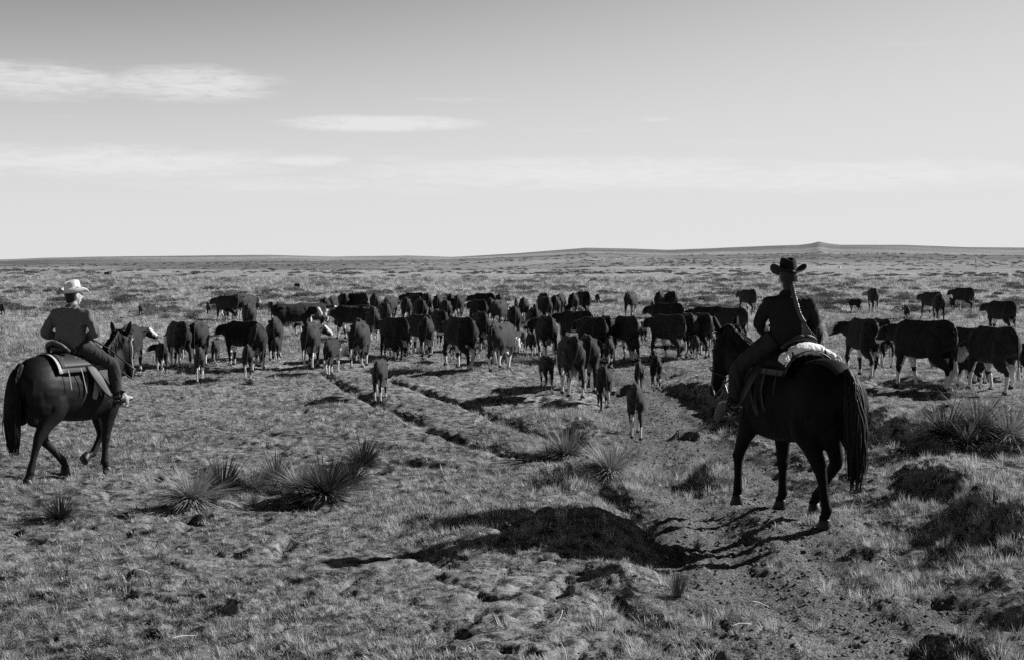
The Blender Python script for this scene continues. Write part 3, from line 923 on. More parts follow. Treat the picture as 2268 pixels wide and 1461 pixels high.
for k, (x, y, hp, yaw, kind, ph, hd, tl, lab) in enumerate(HERD):
    p = gp(x, y)
    hgt = hp * p.y / FPX
    if 40 < abs(yaw) < 100: yaw *= .95 if 'broadside' in lab else .56
    lo, hi = (1.12, 1.42) if kind == 'cow' else (.60, .92)
    hgt = min(max(hgt, lo), hi)
    if hp < 20 and kind == 'calf': hgt = min(hgt, .75)
    az_ = math.atan2(p.x, p.y)
    big = y > 735
    beast(kind, ph, hd, (p.x, p.y, h1(p.x, p.y) + .02), math.pi / 2 + R(yaw) - az_, hgt, lab, GROUP, tl, parts=True, udder=big,
          girth=(.81 + .16 * ((k * 37) % 11) / 11))
    HERD_AT.append((p.x, p.y))
# ------------------------------------------------------------------ horses, riders and their gear
class Frame:
    """a spot on the ground with a heading; shapes are given in its own axes (x ahead, y left, z up)"""
    def __init__(s, o, yaw):
        s.o = Vector(o); s.a = math.pi / 2 + R(yaw); s.q = Matrix.Rotation(s.a, 3, 'Z')

    def thing(s, name, base, label, cat, group=None):
        e = empty(name, s.o + s.q @ Vector(base), s.a)
        e['_base'] = list(base)
        return tag(e, label, cat, group)


def put(name, geo, mat, parent, base=None, smooth=True, root=None):
    """geo: (verts, faces) or mesh, in frame axes; parent: the thing (or a part of it)"""
    me = geo if isinstance(geo, bpy.types.Mesh) else mesh_of(geo[0], geo[1], smooth)
    rt = root or parent
    b = Vector(rt['_base'])
    me.transform(Matrix.Translation(-b))
    return link(name, me, mat, parent)


def tube(pts, r, n=4, seg=8, side=(0, 1, 0)):
    rr = r if isinstance(r, (list, tuple)) else [r] * len(pts)
    return loft([tuple(p) + ((a, a) if not isinstance(a, tuple) else a) for p, a in zip(pts, rr)], n, seg, side)


def strip(pts, w, th=.004, side=(0, 1, 0), n=5):
    """a strap: flat ribbon with thickness; w along side"""
    return loft([tuple(p) + (w, th) for p in pts], n, 8, side)


def strands(rows, seg=4, n=3):
    """many hair locks: rows of (points, radii)"""
    V_ = []; F_ = []
    for pts, rr in rows:
        v, f = loft([tuple(p) + (r_, r_) for p, r_ in zip(pts, rr)], n, seg)
        o = len(V_); V_ += list(v); F_ += [tuple(i + o for i in q) for q in f]
    return V_, F_


def rotz(p, a, c=(0, 0, 0)):
    x, y = p[0] - c[0], p[1] - c[1]
    return (c[0] + x * math.cos(a) - y * math.sin(a), c[1] + x * math.sin(a) + y * math.cos(a), p[2])


def coat_mat(name, v, gloss=0.42, spec=0.35, sheen=0.03):
    m, nt, out = new_mat(name); t = NT(nt)
    oc = t.node('ShaderNodeTexCoord').outputs['Object']
    n1 = t.noise(oc, 4, 5, 0.55); n2 = t.noise(t.scale(oc, (60, 60, 16)), 3, 4, 0.7)
    c = t.math('MULTIPLY', t.math('MULTIPLY', t.rng(n1, .25, .75, .7, 1.35), t.rng(n2, .2, .8, .7, 1.35)), v)
    t.bsdf(out, c, t.rng(n2, .2, .8, gloss, gloss + .2), t.bump(n2, 0.25, 0.006), sheen, spec)
    return m


M_black = coat_mat('black_coat', 0.004, 0.55, 0.08, 0.0)
M_bay = coat_mat('dark_bay_coat', 0.007, 0.45, 0.15, 0.0)
M_blackhair = coat_mat('black_horse_hair', 0.004, 0.5, 0.2)
M_leather = plain_mat('saddle_leather', 0.02, 0.55, 0.35, 18, 0.3, 0.003)
M_pale = plain_mat('worn_pale_leather', 0.27, 0.6, 0.3, 22, 0.3, 0.003)
M_darkleather = plain_mat('dark_leather', 0.014, 0.45, 0.35, 18, 0.3, 0.003)
M_fleece = plain_mat('sheepskin_fleece', 0.45, 0.95, 0.3, 60, 0.8, 0.012)
M_tap = plain_mat('scuffed_leather', 0.07, 0.6, 0.4, 14, 0.3, 0.004)
M_blanket = plain_mat('wool_saddle_blanket', 0.10, 0.95, 0.3, 40, 0.5, 0.004)
M_metal = plain_mat('stirrup_metal', 0.18, 0.35, 0.2, 20, 0.1, 0.002, spec=0.8)
M_skin = plain_mat('skin', 0.34, 0.55, 0.12, 25, 0.2, 0.003)
M_hair = plain_mat('dark_hair', 0.012, 0.5, 0.3, 60, 0.5, 0.004)
M_braid = plain_mat('braided_hair', 0.05, 0.38, 0.3, 60, 0.5, 0.003, spec=0.7)
M_blackhat = plain_mat('black_felt', 0.010, 0.9, 0.25, 30, 0.2, 0.002)
M_whitehat = plain_mat('pale_felt', 0.62, 0.9, 0.10, 9, 0.15, 0.003)
M_jacket = plain_mat('dark_denim', 0.012, 0.9, 0.3, 30, 0.5, 0.006)
M_sweater = plain_mat('wool_sweater', 0.11, 0.95, 0.2, 40, 0.5, 0.006)
M_jeans = plain_mat('denim', 0.03, 0.9, 0.3, 30, 0.5, 0.006)
M_chaps = plain_mat('leather_chaps', 0.018, 0.8, 0.3, 14, 0.4, 0.006)
M_boot = plain_mat('boot_leather', 0.016, 0.4, 0.3, 16, 0.3, 0.003)
M_canvas = plain_mat('white_canvas', 0.75, 0.9, 0.10, 12, 0.5, 0.010)
M_rope = plain_mat('rope', 0.30, 0.8, 0.3, 60, 0.6, 0.004)


def horse_hoof():
    v, f = [], []
    N_ = 14
    for z, k, dx in ((0, 1.0, .018), (.012, 1.0, .016), (.085, .76, -.012), (.10, .5, -.016)):
        for i in range(N_):
            a = 2 * math.pi * i / N_
            v.append((.068 * math.cos(a) * k + dx, .060 * math.sin(a) * k, z))
    for j in range(3):
        for i in range(N_): f.append((j * N_ + i, j * N_ + (i + 1) % N_, (j + 1) * N_ + (i + 1) % N_, (j + 1) * N_ + i))
    f.append(tuple(range(N_ - 1, -1, -1))); f.append(tuple(range(3 * N_, 4 * N_)))
    return v, f


def horse(fr, H, xb, xc, legs, neck, headp, hsize, label, mat, tailp, mane, seed, lateral=0.0):
    """legs: four lists of joints; neck: stations; headp: poll, muzzle, side vector"""
    o = fr.thing('horse', (0, 0, 0), label, 'horse')
    uu = [0, .06, .18, .36, .54, .70, .82, .92, 1.0]
    zc_ = [.735, .745, .748, .718, .695, .695, .715, .72, .71]
    hw = [.085, .158, .200, .182, .190, .178, .155, .13, .08]
    hh = [.10, .165, .232, .238, .248, .258, .262, .22, .13]
    eg = [.1, .15, .12, .05, .0, .08, .30, .3, .1]
    P = [loft([(xb + (xc - xb) * u_, 0, z * H, w * H, h * H, e) for u_, z, w, h, e in zip(uu, zc_, hw, hh, eg)], 5, 24)]
    for s in (1, -1):
        P.append(blob((xb + .27 * H * .62, s * .105 * H, .70 * H), (.17 * H, .085 * H, .19 * H)))     # quarters
        P.append(blob((xb + .10 * H, s * .07 * H, .60 * H), (.085 * H, .062 * H, .16 * H)))           # buttock
        P.append(blob((xc - .13 * H, s * .085 * H, .66 * H), (.10 * H, .065 * H, .17 * H)))           # shoulder
        P.append(blob((xc - .03 * H, s * .05 * H, .60 * H), (.06 * H, .055 * H, .09 * H)))            # breast
    for kind, J in legs:
        J = [np.array(j, float) for j in J[:5]]
        if kind == 'h':       # hip stifle hock fetlock coronet
            a, b, c, d, e = J
            rows = [tuple(a) + (.12, .21), tuple(b) + (.10, .155), tuple(b * .5 + c * .5 + np.array((.012, 0, .01))) + (.068, .098), tuple(c * .93 + b * .07) + (.05, .068), tuple(c * .85 + d * .15) + (.042, .052),
                    tuple(c * .5 + d * .5) + (.031, .040), tuple(c * .12 + d * .88) + (.037, .044), tuple(d) + (.042, .048), tuple(d * .5 + e * .5) + (.034, .038), tuple(e) + (.046, .050)]
        else:                 # shoulder elbow knee fetlock coronet
            a, b, c, d, e = J
            rows = [tuple(a) + (.09, .16), tuple(b) + (.085, .125), tuple(b * .55 + c * .45) + (.060, .082), tuple(b * .12 + c * .88) + (.046, .054), tuple(c) + (.050, .055), tuple(c * .85 + d * .15) + (.038, .044),
                    tuple(c * .5 + d * .5) + (.030, .037), tuple(c * .12 + d * .88) + (.036, .042), tuple(d) + (.041, .046), tuple(d * .5 + e * .5) + (.034, .037), tuple(e) + (.046, .050)]
        k = H / 1.57 * 1.16
        P.append(loft([r[:3] + (r[3] * k, r[4] * k) for r in rows], 4, 14))
    P.append(loft(neck, 5, 16))
    pol, muz, sv = [np.array(q, float) for q in headp]
    fd = muz - pol; L = np.linalg.norm(fd); fd /= L
    sv = sv - fd * (sv @ fd); sv /= np.linalg.norm(sv)
    up = np.cross(fd, sv); up = up if up[2] > 0 else -up        # towards the forehead
    hd = [(-.05, 0, .07, .08), (.10, .0, .085, .105), (.28, -.025, .095, .130), (.45, -.02, .082, .115), (.65, .0, .055, .080), (.82, .0, .050, .062), (.94, -.005, .052, .062), (1.0, -.012, .042, .045)]
    P.append(loft([tuple(pol + fd * L * a + up * b * hsize) + (w * hsize, d * hsize) for a, b, w, d in hd], 4, 16, side=tuple(sv)))
    P.append(blob(pol + fd * L * .30 - up * .075 * hsize, (.075, .075, .075)))                       # cheek
    me = fuse(P, .013, 10)
    v = verts_np(me)
    # a little muscle play
    nrm = np.empty(len(me.vertices) * 3, np.float32); me.vertices.foreach_get('normal', nrm); nrm = nrm.reshape(-1, 3)
    v = v + nrm * (.006 * noise3(v, 5.5, seed))[:, None]
    me.vertices.foreach_set('co', v.ravel().astype(np.float32)); me.update()
    put('body', me, mat, o)
    # ears
    for s in (1, -1):
        tip = pol + sv * s * .125 * hsize - fd * .13 * hsize + up * .09 * hsize
        root = pol + sv * s * .055 * hsize + up * .02 + fd * .01
        mid = root * .5 + tip * .5 + sv * s * .012
        put('ear', loft([tuple(root) + (.030, .026), tuple(mid) + (.038, .022), tuple(mid * .4 + tip * .6) + (.026, .014), tuple(tip) + (.003, .003)], 4, 10, side=tuple(sv)), mat, o)
    for s in (1, -1):
        put('eye', blob(pol + fd * L * .30 + sv * s * .088 * hsize + up * .035 * hsize, (.02, .02, .02)), M_boot, o)
    for kind, J in legs:
        p = np.array(J[4]); d = np.array(J[4]) - np.array(J[3])
        me2 = mesh_of(*horse_hoof()); me2.transform(Matrix.Scale(H / 1.5, 4) @ Matrix.Translation((0, 0, -.085)))
        h = link('hoof', me2, M_hoof, o); h.location = p; h.rotation_euler = (0, J[5] if len(J) > 5 else 0.0, 0)
    # tail
    r_ = random.Random(seed)
    tp = [np.array(q) for q in tailp]
    rows = []
    C = crom(tp, 6)
    for k in range(420):
        t0 = r_.uniform(0, .45); i0 = int(t0 * (len(C) - 1)); end = r_.uniform(.66, 1.0); i1 = max(i0 + 5, int(end * (len(C) - 1)))
        a = r_.uniform(0, 6.28); spread = r_.uniform(.05, 1.0) ** .5; wild = r_.random() < .12
        idxs = np.linspace(i0, i1, 6).astype(int); pts = []; rr = []
        for j, ii in enumerate(idxs):
            f_ = ii / (len(C) - 1); a += r_.uniform(-.35, .35)
            wdt = (.028 + .082 * math.sin(math.pi * min(1, f_ * .92)) ** .8) * spread * (1.25 if wild and j > 3 else 1)
            pts.append(C[ii] + np.array((math.cos(a) * wdt * .75, math.sin(a) * wdt, r_.uniform(-.015, .015)))); rr.append((.005, .007, .008, .007, .005, .001)[j])
        rows.append((pts, rr))
    tail = put('tail', strands(rows, 5, 3), M_blackhair, o)
    dock = put('tail_dock', loft([tuple(C[i]) + (r0, r0) for i, r0 in ((0, .045), (4, .045), (9, .05), (14, .045), (18, .03))], 3, 10), M_blackhair, tail, root=o)
    rows = []
    for k in range(150):
        t_ = r_.random(); p0 = np.array(neck[0][:3]) * (1 - t_) + 0
        crest = crom([np.array(n_[:3]) + np.array((0, 0, n_[4] * .92)) for n_ in neck[1:]] + [pol - fd * .02 + up * .06], 8)
        c_ = crest[int(t_ * (len(crest) - 1))]
        sd_ = mane * (1 if r_.random() < .85 else -1)
        l = r_.uniform(.10, .22)
        rows.append(([c_ + np.array((r_.uniform(-.02, .02), 0, 0)), c_ + np.array((r_.uniform(-.03, .01), sd_ * .05, .015)), c_ + np.array((r_.uniform(-.05, .02), sd_ * (.07 + .05 * r_.random()), -l))], (.010, .012, .002)))
    for k in range(14):                                                                  # forelock
        q0 = pol + up * .05; rows.append(([q0, q0 + fd * .06 + up * .03 + sv * r_.uniform(-.03, .03), q0 + fd * .18 + up * .035 + sv * r_.uniform(-.05, .05)], (.008, .009, .002)))
    put('mane', strands(rows, 4, 3), M_blackhair, o)
    return o, pol, fd, sv, up, L


def hat(parent_thing, root, c, yaw, tilt, mat, tall=.125, brim=.155, curl=.05, dip=.03):
    """a wide-brimmed felt hat; c: centre of the crown's foot; yaw: its front, in frame axes"""
    M = Matrix.Translation(Vector(c)) @ Matrix.Rotation(yaw, 4, 'Z') @ Matrix.Rotation(tilt, 4, 'Y')
    N_ = 40
    v = []; f = []
    prof = [(1.0, 0), (1.0, .25), (.985, .5), (.96, .75), (.90, .92), (.74, 1.0), (.42, .98), (.15, .92)]
    for r, z in prof:
        for i in range(N_):
            a = 2 * math.pi * i / N_
            x = .105 * r * math.cos(a); y = .088 * r * math.sin(a) * (1 - .10 * z * max(0, math.cos(a)) - .04 * z)
            zz = z * tall
            # crease along the top and two dents in front
            if z > .85: zz -= .030 * math.exp(-(y / .022) ** 2) * (1 if x > -.08 else .5); zz += .012 * math.cos(a)
            if z > .6 and x > .03: y *= .88
            v.append((x, y, zz))
    for j in range(len(prof) - 1):
        for i in range(N_): f.append((j * N_ + i, j * N_ + (i + 1) % N_, (j + 1) * N_ + (i + 1) % N_, (j + 1) * N_ + i))
    v.append((0, 0, tall * .86)); e = (len(prof) - 1) * N_
    for i in range(N_): f.append((e + i, e + (i + 1) % N_, len(v) - 1))
    vc = [tuple(M @ Vector(p)) for p in v]
    hc = put('crown', (vc, f), mat, parent_thing)
    v = []; f = []; K = 7
    for top in (0, 1):
        for j in range(K):
            t_ = j / (K - 1)
            for i in range(N_):
                a = 2 * math.pi * i / N_
                rx = .100 + (brim + .012) * t_; ry = .083 + (brim - .015) * t_
                lift = curl * t_ ** 1.7 * abs(math.sin(a)) ** 1.8 * 1.6 - dip * t_ ** 1.5 * math.cos(a) ** 2
                sh = 1 - .22 * t_ ** 2 * abs(math.sin(a)) ** 2
                v.append((rx * math.cos(a), ry * math.sin(a) * sh, lift + (.004 if top else -.001)))
    for j in range(K - 1):
        for i in range(N_):
            a, b = j * N_ + i, j * N_ + (i + 1) % N_
            f.append((a, a + N_, b + N_, b)); o_ = K * N_
            f.append((o_ + a, o_ + b, o_ + b + N_, o_ + a + N_))
    for i in range(N_):
        a, b = (K - 1) * N_ + i, (K - 1) * N_ + (i + 1) % N_; f.append((a, a + K * N_, b + K * N_, b))
    put('brim', ([tuple(M @ Vector(p)) for p in v], f), mat, hc, root=root)
    v = []; f = []
    for z in (.004, .028):
        for i in range(N_):
            a = 2 * math.pi * i / N_; v.append((.1075 * math.cos(a), .0905 * math.sin(a), z))
    for i in range(N_): f.append((i, (i + 1) % N_, N_ + (i + 1) % N_, N_ + i))
    put('hat_band', ([tuple(M @ Vector(p)) for p in v], f), M_darkleather, hc, root=root)


def hand_parts(wrist, d, palm_n, curl, thumb_side):
    """palm and five fingers; d: direction of the hand, palm_n: towards which the fingers curl"""
    w = np.array(wrist, float); d = np.array(d, float); d /= np.linalg.norm(d)
    n = np.array(palm_n, float); n -= d * (n @ d); n /= np.linalg.norm(n)
    s = np.cross(d, n) * thumb_side
    out = [loft([tuple(w) + (.028, .020), tuple(w + d * .04) + (.040, .017), tuple(w + d * .085) + (.040, .014)], 3, 10, side=tuple(s))]
    for k, (off, L) in enumerate(((.030, .070), (.010, .078), (-.010, .073), (-.029, .058))):
        p0 = w + d * .080 + s * off
        p1 = p0 + (d * math.cos(curl * .5) + n * math.sin(curl * .5)) * L * .42
        p2 = p1 + (d * math.cos(curl * 1.25) + n * math.sin(curl * 1.25)) * L * .33
        p3 = p2 + (d * math.cos(curl * 1.9) + n * math.sin(curl * 1.9)) * L * .28
        out.append(loft([tuple(p0 - d * .015) + (.010, .010), tuple(p1) + (.0095, .0095), tuple(p2) + (.009, .009), tuple(p3) + (.007, .007)], 3, 8, side=tuple(s)))
    p0 = w + d * .025 + s * .034
    p1 = p0 + (d * .6 + s * .5 + n * .3) * .038; p2 = p1 + (d * .75 + n * .55) * .036
    out.append(loft([tuple(p0 - s * .012) + (.013, .013), tuple(p1) + (.0115, .0115), tuple(p2) + (.008, .008)], 3, 8, side=tuple(s)))
    return out


def wrinkle(me, amp, sx, sz, seed):
    v = verts_np(me)
    nrm = np.empty(len(me.vertices) * 3, np.float32); me.vertices.foreach_get('normal', nrm); nrm = nrm.reshape(-1, 3)
    q = v[:, 2] * sz + 6 * fbm(v[:, 0] * sx + seed, v[:, 1] * sx, 2)
    w_ = fbm(v[:, 0] * sx * .8 + v[:, 1] * sx + seed, q, 3)
    v = v + nrm * (amp * (1 - np.abs(w_) * 4))[:, None]
    me.vertices.foreach_set('co', v.ravel().astype(np.float32)); me.update()


def rider(fr, J, label, face_yaw, top_mat, leg_mat, boot_mat, seed, chest=1.0):
    """J: joints in frame axes: pelvis, waist, chest, neck, head, then per side hip knee ankle toe shoulder elbow wrist + hand direction"""
    o = fr.thing('person', J['pelvis'], label, 'person')
    A = {k: np.array(v, float) for k, v in J.items() if isinstance(v, tuple)}
    ty = J['tyaw']; side = (-math.sin(ty), math.cos(ty), 0)
    fw = np.array((math.cos(face_yaw), math.sin(face_yaw), 0)); fs = (-math.sin(face_yaw), math.cos(face_yaw), 0)

    def torso(k, a=0.0):
        return loft([tuple(A['pelvis'] - (0, 0, .10)) + (.15 * k + a, .11 * k + a), tuple(A['pelvis']) + (.175 * k + a, .13 * k + a), tuple(A['waist']) + (.172 * k + a, .12 * k + a), tuple(A['chest']) + (.185 * k * chest + a, .125 * k + a),
                     tuple(A['chest'] * .4 + A['neck'] * .6) + (.190 * k * chest + a, .110 * k + a), tuple(A['neck'] - (0, 0, .035)) + (.10 * k + a, .080 * k + a), tuple(A['neck'] + (0, 0, .01)) + (.062 * k + a, .062 * k + a)], 5, 20, side=side)

    def arm(sd, k, a=0.0):
        s_, e, w = A['sh' + sd], A['el' + sd], A['wr' + sd]
        return loft([tuple(s_ * .9 + A['chest'] * .1 + (0, 0, .01)) + (.068 * k + a,) * 2, tuple(s_ + (0, 0, -.05)) + (.060 * k + a,) * 2, tuple(s_ * .5 + e * .5) + (.050 * k + a,) * 2, tuple(e) + (.046 * k + a,) * 2, tuple(e * .6 + w * .4) + (.043 * k + a,) * 2, tuple(w) + (.030 * k + a,) * 2], 4, 14)

    def leg(sd, k, a=0.0, full=True):
        h_, kn, an = A['hip' + sd], A['kn' + sd], A['an' + sd]
        return loft([tuple(h_) + (.098 * k + a,) * 2, tuple(h_ * .6 + kn * .4) + (.088 * k + a,) * 2, tuple(kn * .92 + h_ * .08) + (.064 * k + a,) * 2, tuple(kn * .8 + an * .2) + (.062 * k + a,) * 2, tuple(kn * .6 + an * .4) + (.060 * k + a,) * 2, tuple(an) + (.042 * k + a,) * 2], 5, 16)

    head = A['head']
    B = [torso(.93)] + [arm(q, .86) for q in 'LR'] + [leg(q, .86) for q in 'LR']
    B += [loft([tuple(A['neck'] - (0, 0, .03)) + (.060, .060), tuple(A['neck'] * .5 + head * .5 - fw * .005 - (0, 0, .03)) + (.054, .056), tuple(head - fw * .01 - (0, 0, .04)) + (.055, .060)], 3, 14)]
    B += [blob(head + (0, 0, .025) - fw * .015, (.092, .092, .108)),
          loft([tuple(head + fw * .02 + (0, 0, .05)) + (.066, .070), tuple(head + fw * .028 + (0, 0, -.01)) + (.064, .066), tuple(head + fw * .036 + (0, 0, -.065)) + (.050, .050), tuple(head + fw * .045 + (0, 0, -.102)) + (.030, .030)], 3, 14, side=fs),
          loft([tuple(head + fw * .088 + (0, 0, .022)) + (.010, .012), tuple(head + fw * .108 + (0, 0, -.018)) + (.015, .016), tuple(head + fw * .092 + (0, 0, -.030)) + (.017, .012)], 3, 8, side=fs),
          loft([tuple(head + fw * .082 + np.array(fs) * .024 + (0, 0, -.060)) + (.007, .008), tuple(head + fw * .090 + (0, 0, -.058)) + (.009, .011), tuple(head + fw * .082 - np.array(fs) * .024 + (0, 0, -.060)) + (.007, .008)], 3, 8, side=(0, 0, 1))]
    for s in (1, -1):
        B.append(blob(head + np.array(fs) * s * .088 - fw * .012 + (0, 0, -.005), (.022, .014, .034), 10, Matrix.Rotation(face_yaw, 3, 'Z')))
        B.append(blob(head + np.array(fs) * s * .034 + fw * .083 + (0, 0, .036), (.012, .022, .008), 10, Matrix.Rotation(face_yaw, 3, 'Z')))
        B.append(loft([tuple(A['an' + 'LR'[s < 0]]) + (.036, .036), tuple(A['an' + 'LR'[s < 0]] * .3 + A['to' + 'LR'[s < 0]] * .7) + (.036, .03), tuple(A['to' + 'LR'[s < 0]]) + (.03, .02)], 3, 10))
    for q in 'LR':
        B += hand_parts(A['wr' + q], J['hd' + q], J['pn' + q], 1.05, J['ts' + q])
    bd = fuse(B, .0065, 2)
    body = put('body', bd, M_skin, o)
    for s in (1, -1):
        put('eye', blob(head + np.array(fs) * s * .034 + fw * .090 + (0, 0, .022), (.010, .010, .008)), M_boot, o)
    tp = [torso(1.0, .012)] + [arm(q, 1.0, .012) for q in 'LR']
    tm = fuse(tp, .010, 4); wrinkle(tm, .010, 7, 5, seed)
    t_ = put(J['top'], tm, top_mat, o)
    put('collar', loft([tuple(A['neck'] + (0, 0, -.025)) + (.082, .080), tuple(A['neck'] + (0, 0, .02)) + (.072, .070)], 3, 18, side=side), top_mat, t_, root=o)
    for q in 'LR':
        d = np.array(J['hd' + q]); d = d / np.linalg.norm(d); w = A['wr' + q]
        put('cuff', loft([tuple(w - d * .05) + (.047, .047), tuple(w + d * .002) + (.044, .044)], 3, 14), top_mat, t_, root=o)
    lm = fuse([loft([tuple(A['pelvis'] + (0, 0, .085)) + (.170, .128), tuple(A['pelvis'] - (0, 0, .02)) + (.185, .140), tuple(A['pelvis'] - (0, 0, .11)) + (.14, .11)], 4, 18, side=side)] + [leg(q, 1.0, .014) for q in 'LR'], .010, 4)
    wrinkle(lm, .010, 6, 6, seed + 3)
    put(J['low'], lm, leg_mat, o)
    for q in 'LR':
        a, t2, kn = A['an' + q], A['to' + q], A['kn' + q]
        up_ = (kn - a) / np.linalg.norm(kn - a); dr = (t2 - a); dr[2] = 0
        bt = fuse([loft([tuple(a + up_ * .20) + (.060, .064), tuple(a + up_ * .08) + (.052, .056), tuple(a - (0, 0, .01)) + (.045, .052)], 4, 14),
                   loft([tuple(a - dr * .28 - (0, 0, .055)) + (.034, .030), tuple(a - (0, 0, .05)) + (.040, .040), tuple(a * .45 + t2 * .55 - (0, 0, .025)) + (.044, .034), tuple(t2 - (0, 0, .012)) + (.026, .018)], 4, 12, side=tuple(np.cross((0, 0, 1), dr / np.linalg.norm(dr))))], .008, 2)
        b_ = put('boot', bt, boot_mat, o)
        put('heel', loft([tuple(a - dr * .22 - (0, 0, .085)) + (.026, .028), tuple(a - dr * .24 - (0, 0, .115)) + (.023, .024)], 2, 10), boot_mat, b_, root=o)
        sp = a - dr * .36 - (0, 0, .035)
        put('spur', merge([tube([a - dr * .1 + np.cross((0, 0, 1), dr) * .3 - (0, 0, .035), sp, a - dr * .1 - np.cross((0, 0, 1), dr) * .3 - (0, 0, .035)], .005, 4, 6), tube([sp, sp - dr * .22], .004, 2, 6), blob(sp - dr * .26, (.014, .006, .014))]), M_metal, b_, root=o)
    # cropped hair under the hat
    put('hair', fuse([blob(head + (0, 0, .03) - fw * .028, (.096, .096, .105)), blob(head - fw * .05 - (0, 0, .035), (.055, .075, .06))], .008, 2), M_hair, o)
    return o, A, fw, fs, side


def western_saddle(fr, sx, H, label, pale, stir, blanket_label, mat, M_fleece):
    """sx: middle of the seat along the horse; H: height of the back there; stir: the two stirrup spots"""
    b = fr.thing('saddle_blanket', (sx, 0, H), blanket_label, 'blanket')

    def drape(x0, x1, drop, off, th, flare=1.0, n=16):
        """a sheet lying over the horse's back"""
        v = []; f = []
        for lay in (0, 1):
            for i in range(9):
                x = x0 + (x1 - x0) * i / 8
                for k in range(n + 1):
                    a = (k / n * 2 - 1) * drop
                    r0 = .30 * H / 1.6 * flare
                    y = r0 * math.sin(a) * 1.0; z = H - .30 * H / 1.6 + (.30 * H / 1.6) * math.cos(a) * 1.0
                    ext = 1 + off + (th if lay else 0)
                    v.append((x + .03 * math.sin(a) ** 2 * (1 if i > 4 else -1) * .5, y * ext, H - .30 * H / 1.6 + (z - H + .30 * H / 1.6) * ext))
        st = (n + 1); top = 9 * st
        for i in range(8):
            for k in range(n):
                a = i * st + k; f.append((a, a + 1, a + 1 + st, a + st)); f.append((top + a, top + a + st, top + a + 1 + st, top + a + 1))
        for i in range(8):
            for k in (0, n):
                a = i * st + k; f.append((a, a + st, top + a + st, top + a))
        for k in range(n):
            for i in (0, 8):
                a = i * st + k; f.append((a, a + 1, top + a + 1, top + a))
        return v, f
    put('blanket_body', drape(sx - .40, sx + .36, 1.30, .045, .03, 1.02), M_blanket, b)
    put('blanket_edge', drape(sx - .412, sx - .392, 1.32, .050, .03, 1.02), M_fleece, b)
    s = fr.thing('saddle', (sx, 0, H), label, 'saddle')
    sk = put('skirt', drape(sx - .36, sx + .30, 1.12, .085, .03, 1.02), mat, s)
    put('fleece_lining', drape(sx - .368, sx + .305, 1.135, .070, .014, 1.02), M_fleece, sk, root=s)
    put('seat', fuse([loft([(sx - .22, 0, H + .07, .15, .05), (sx - .08, 0, H + .045, .15, .045), (sx + .08, 0, H + .055, .13, .05), (sx + .20, 0, H + .09, .09, .06)], 4, 18)], .012, 3), mat, s)
    ct = put('cantle', fuse([loft([(sx - .19, .19, H + .03, .028, .035), (sx - .235, .14, H + .10, .028, .03), (sx - .255, 0, H + .135, .028, .03), (sx - .235, -.14, H + .10, .028, .03), (sx - .19, -.19, H + .03, .028, .035)], 5, 10, side=(1, 0, 0))], .010, 2), mat, s)
    put('cantle_binding', tube([(sx - .205, .20, H + .05), (sx - .255, .145, H + .125), (sx - .278, 0, H + .165), (sx - .255, -.145, H + .125), (sx - .205, -.20, H + .05)], .011, 5, 8), pale, ct, root=s)
    put('horn', fuse([loft([(sx + .24, 0, H + .10, .05, .06), (sx + .27, 0, H + .19, .026, .026), (sx + .29, 0, H + .225, .03, .03)], 4, 12), blob((sx + .295, 0, H + .235), (.05, .045, .016))], .008, 2), mat, s)
    put('swell', fuse([blob((sx + .20, 0, H + .07), (.08, .17, .09))], .012, 2), mat, s)
    for sg, st_ in zip((1, -1), stir):
        st_ = np.array(st_, float)
        y0 = sg * .27 * H / 1.6
        fd_ = put('fender', strip([(sx + .05, sg * .20, H - .01), (sx + .08, y0 * 1.25, H - .22), (st_[0] * .5 + (sx + .1) * .5, y0 * 1.32 * .4 + st_[1] * .6, (H - .3) * .5 + st_[2] * .5), (st_[0], st_[1] - sg * .01, st_[2] + .17)], .075, .006, side=(1, 0, 0)), mat, s)
        ring = []
        for k in range(17):
            a = 2 * math.pi * k / 16
            ring.append((st_[0] + .012 * math.cos(a), st_[1] + .068 * math.sin(a), st_[2] + .075 - .092 * math.cos(a) * (1 if math.cos(a) < 0 else .82)))
        rg = put('stirrup', strip(ring, .030, .008, side=(1, 0, 0), n=3), pale, s)
        put('tread', strip([(st_[0], st_[1] - .062, st_[2] + .006), (st_[0], st_[1] + .062, st_[2] + .006)], .036, .008, side=(1, 0, 0)), M_metal, rg, root=s)
        for q in range(3):
            x0 = sx - .30 + q * .2
            put('saddle_string', strip([(x0, sg * .20, H - .03), (x0 + .01, y0 * 1.16, H - .20), (x0 + .02 + .03 * q, y0 * 1.30, H - .42 - .05 * q)], .007, .003, side=(1, 0, 0)), pale, s)
    gx = sx + .14
    ring = [(gx + .05 * math.cos(k * 2 * math.pi / 24), .315 * H / 1.6 * math.sin(k * 2 * math.pi / 24), H - .405 * H / 1.6 + .425 * H / 1.6 * math.cos(k * 2 * math.pi / 24)) for k in range(25)]
    put('cinch', strip(ring, .045, .008, side=(1, 0, 0), n=2), pale, s)
    ring = [(x - .26 + .10 * abs(math.sin(k * 2 * math.pi / 24)), y * 1.015, z) for k, (x, y, z) in enumerate(ring)]
    put('rear_cinch', strip(ring, .022, .006, side=(1, 0, 0), n=2), mat, s)
    return s


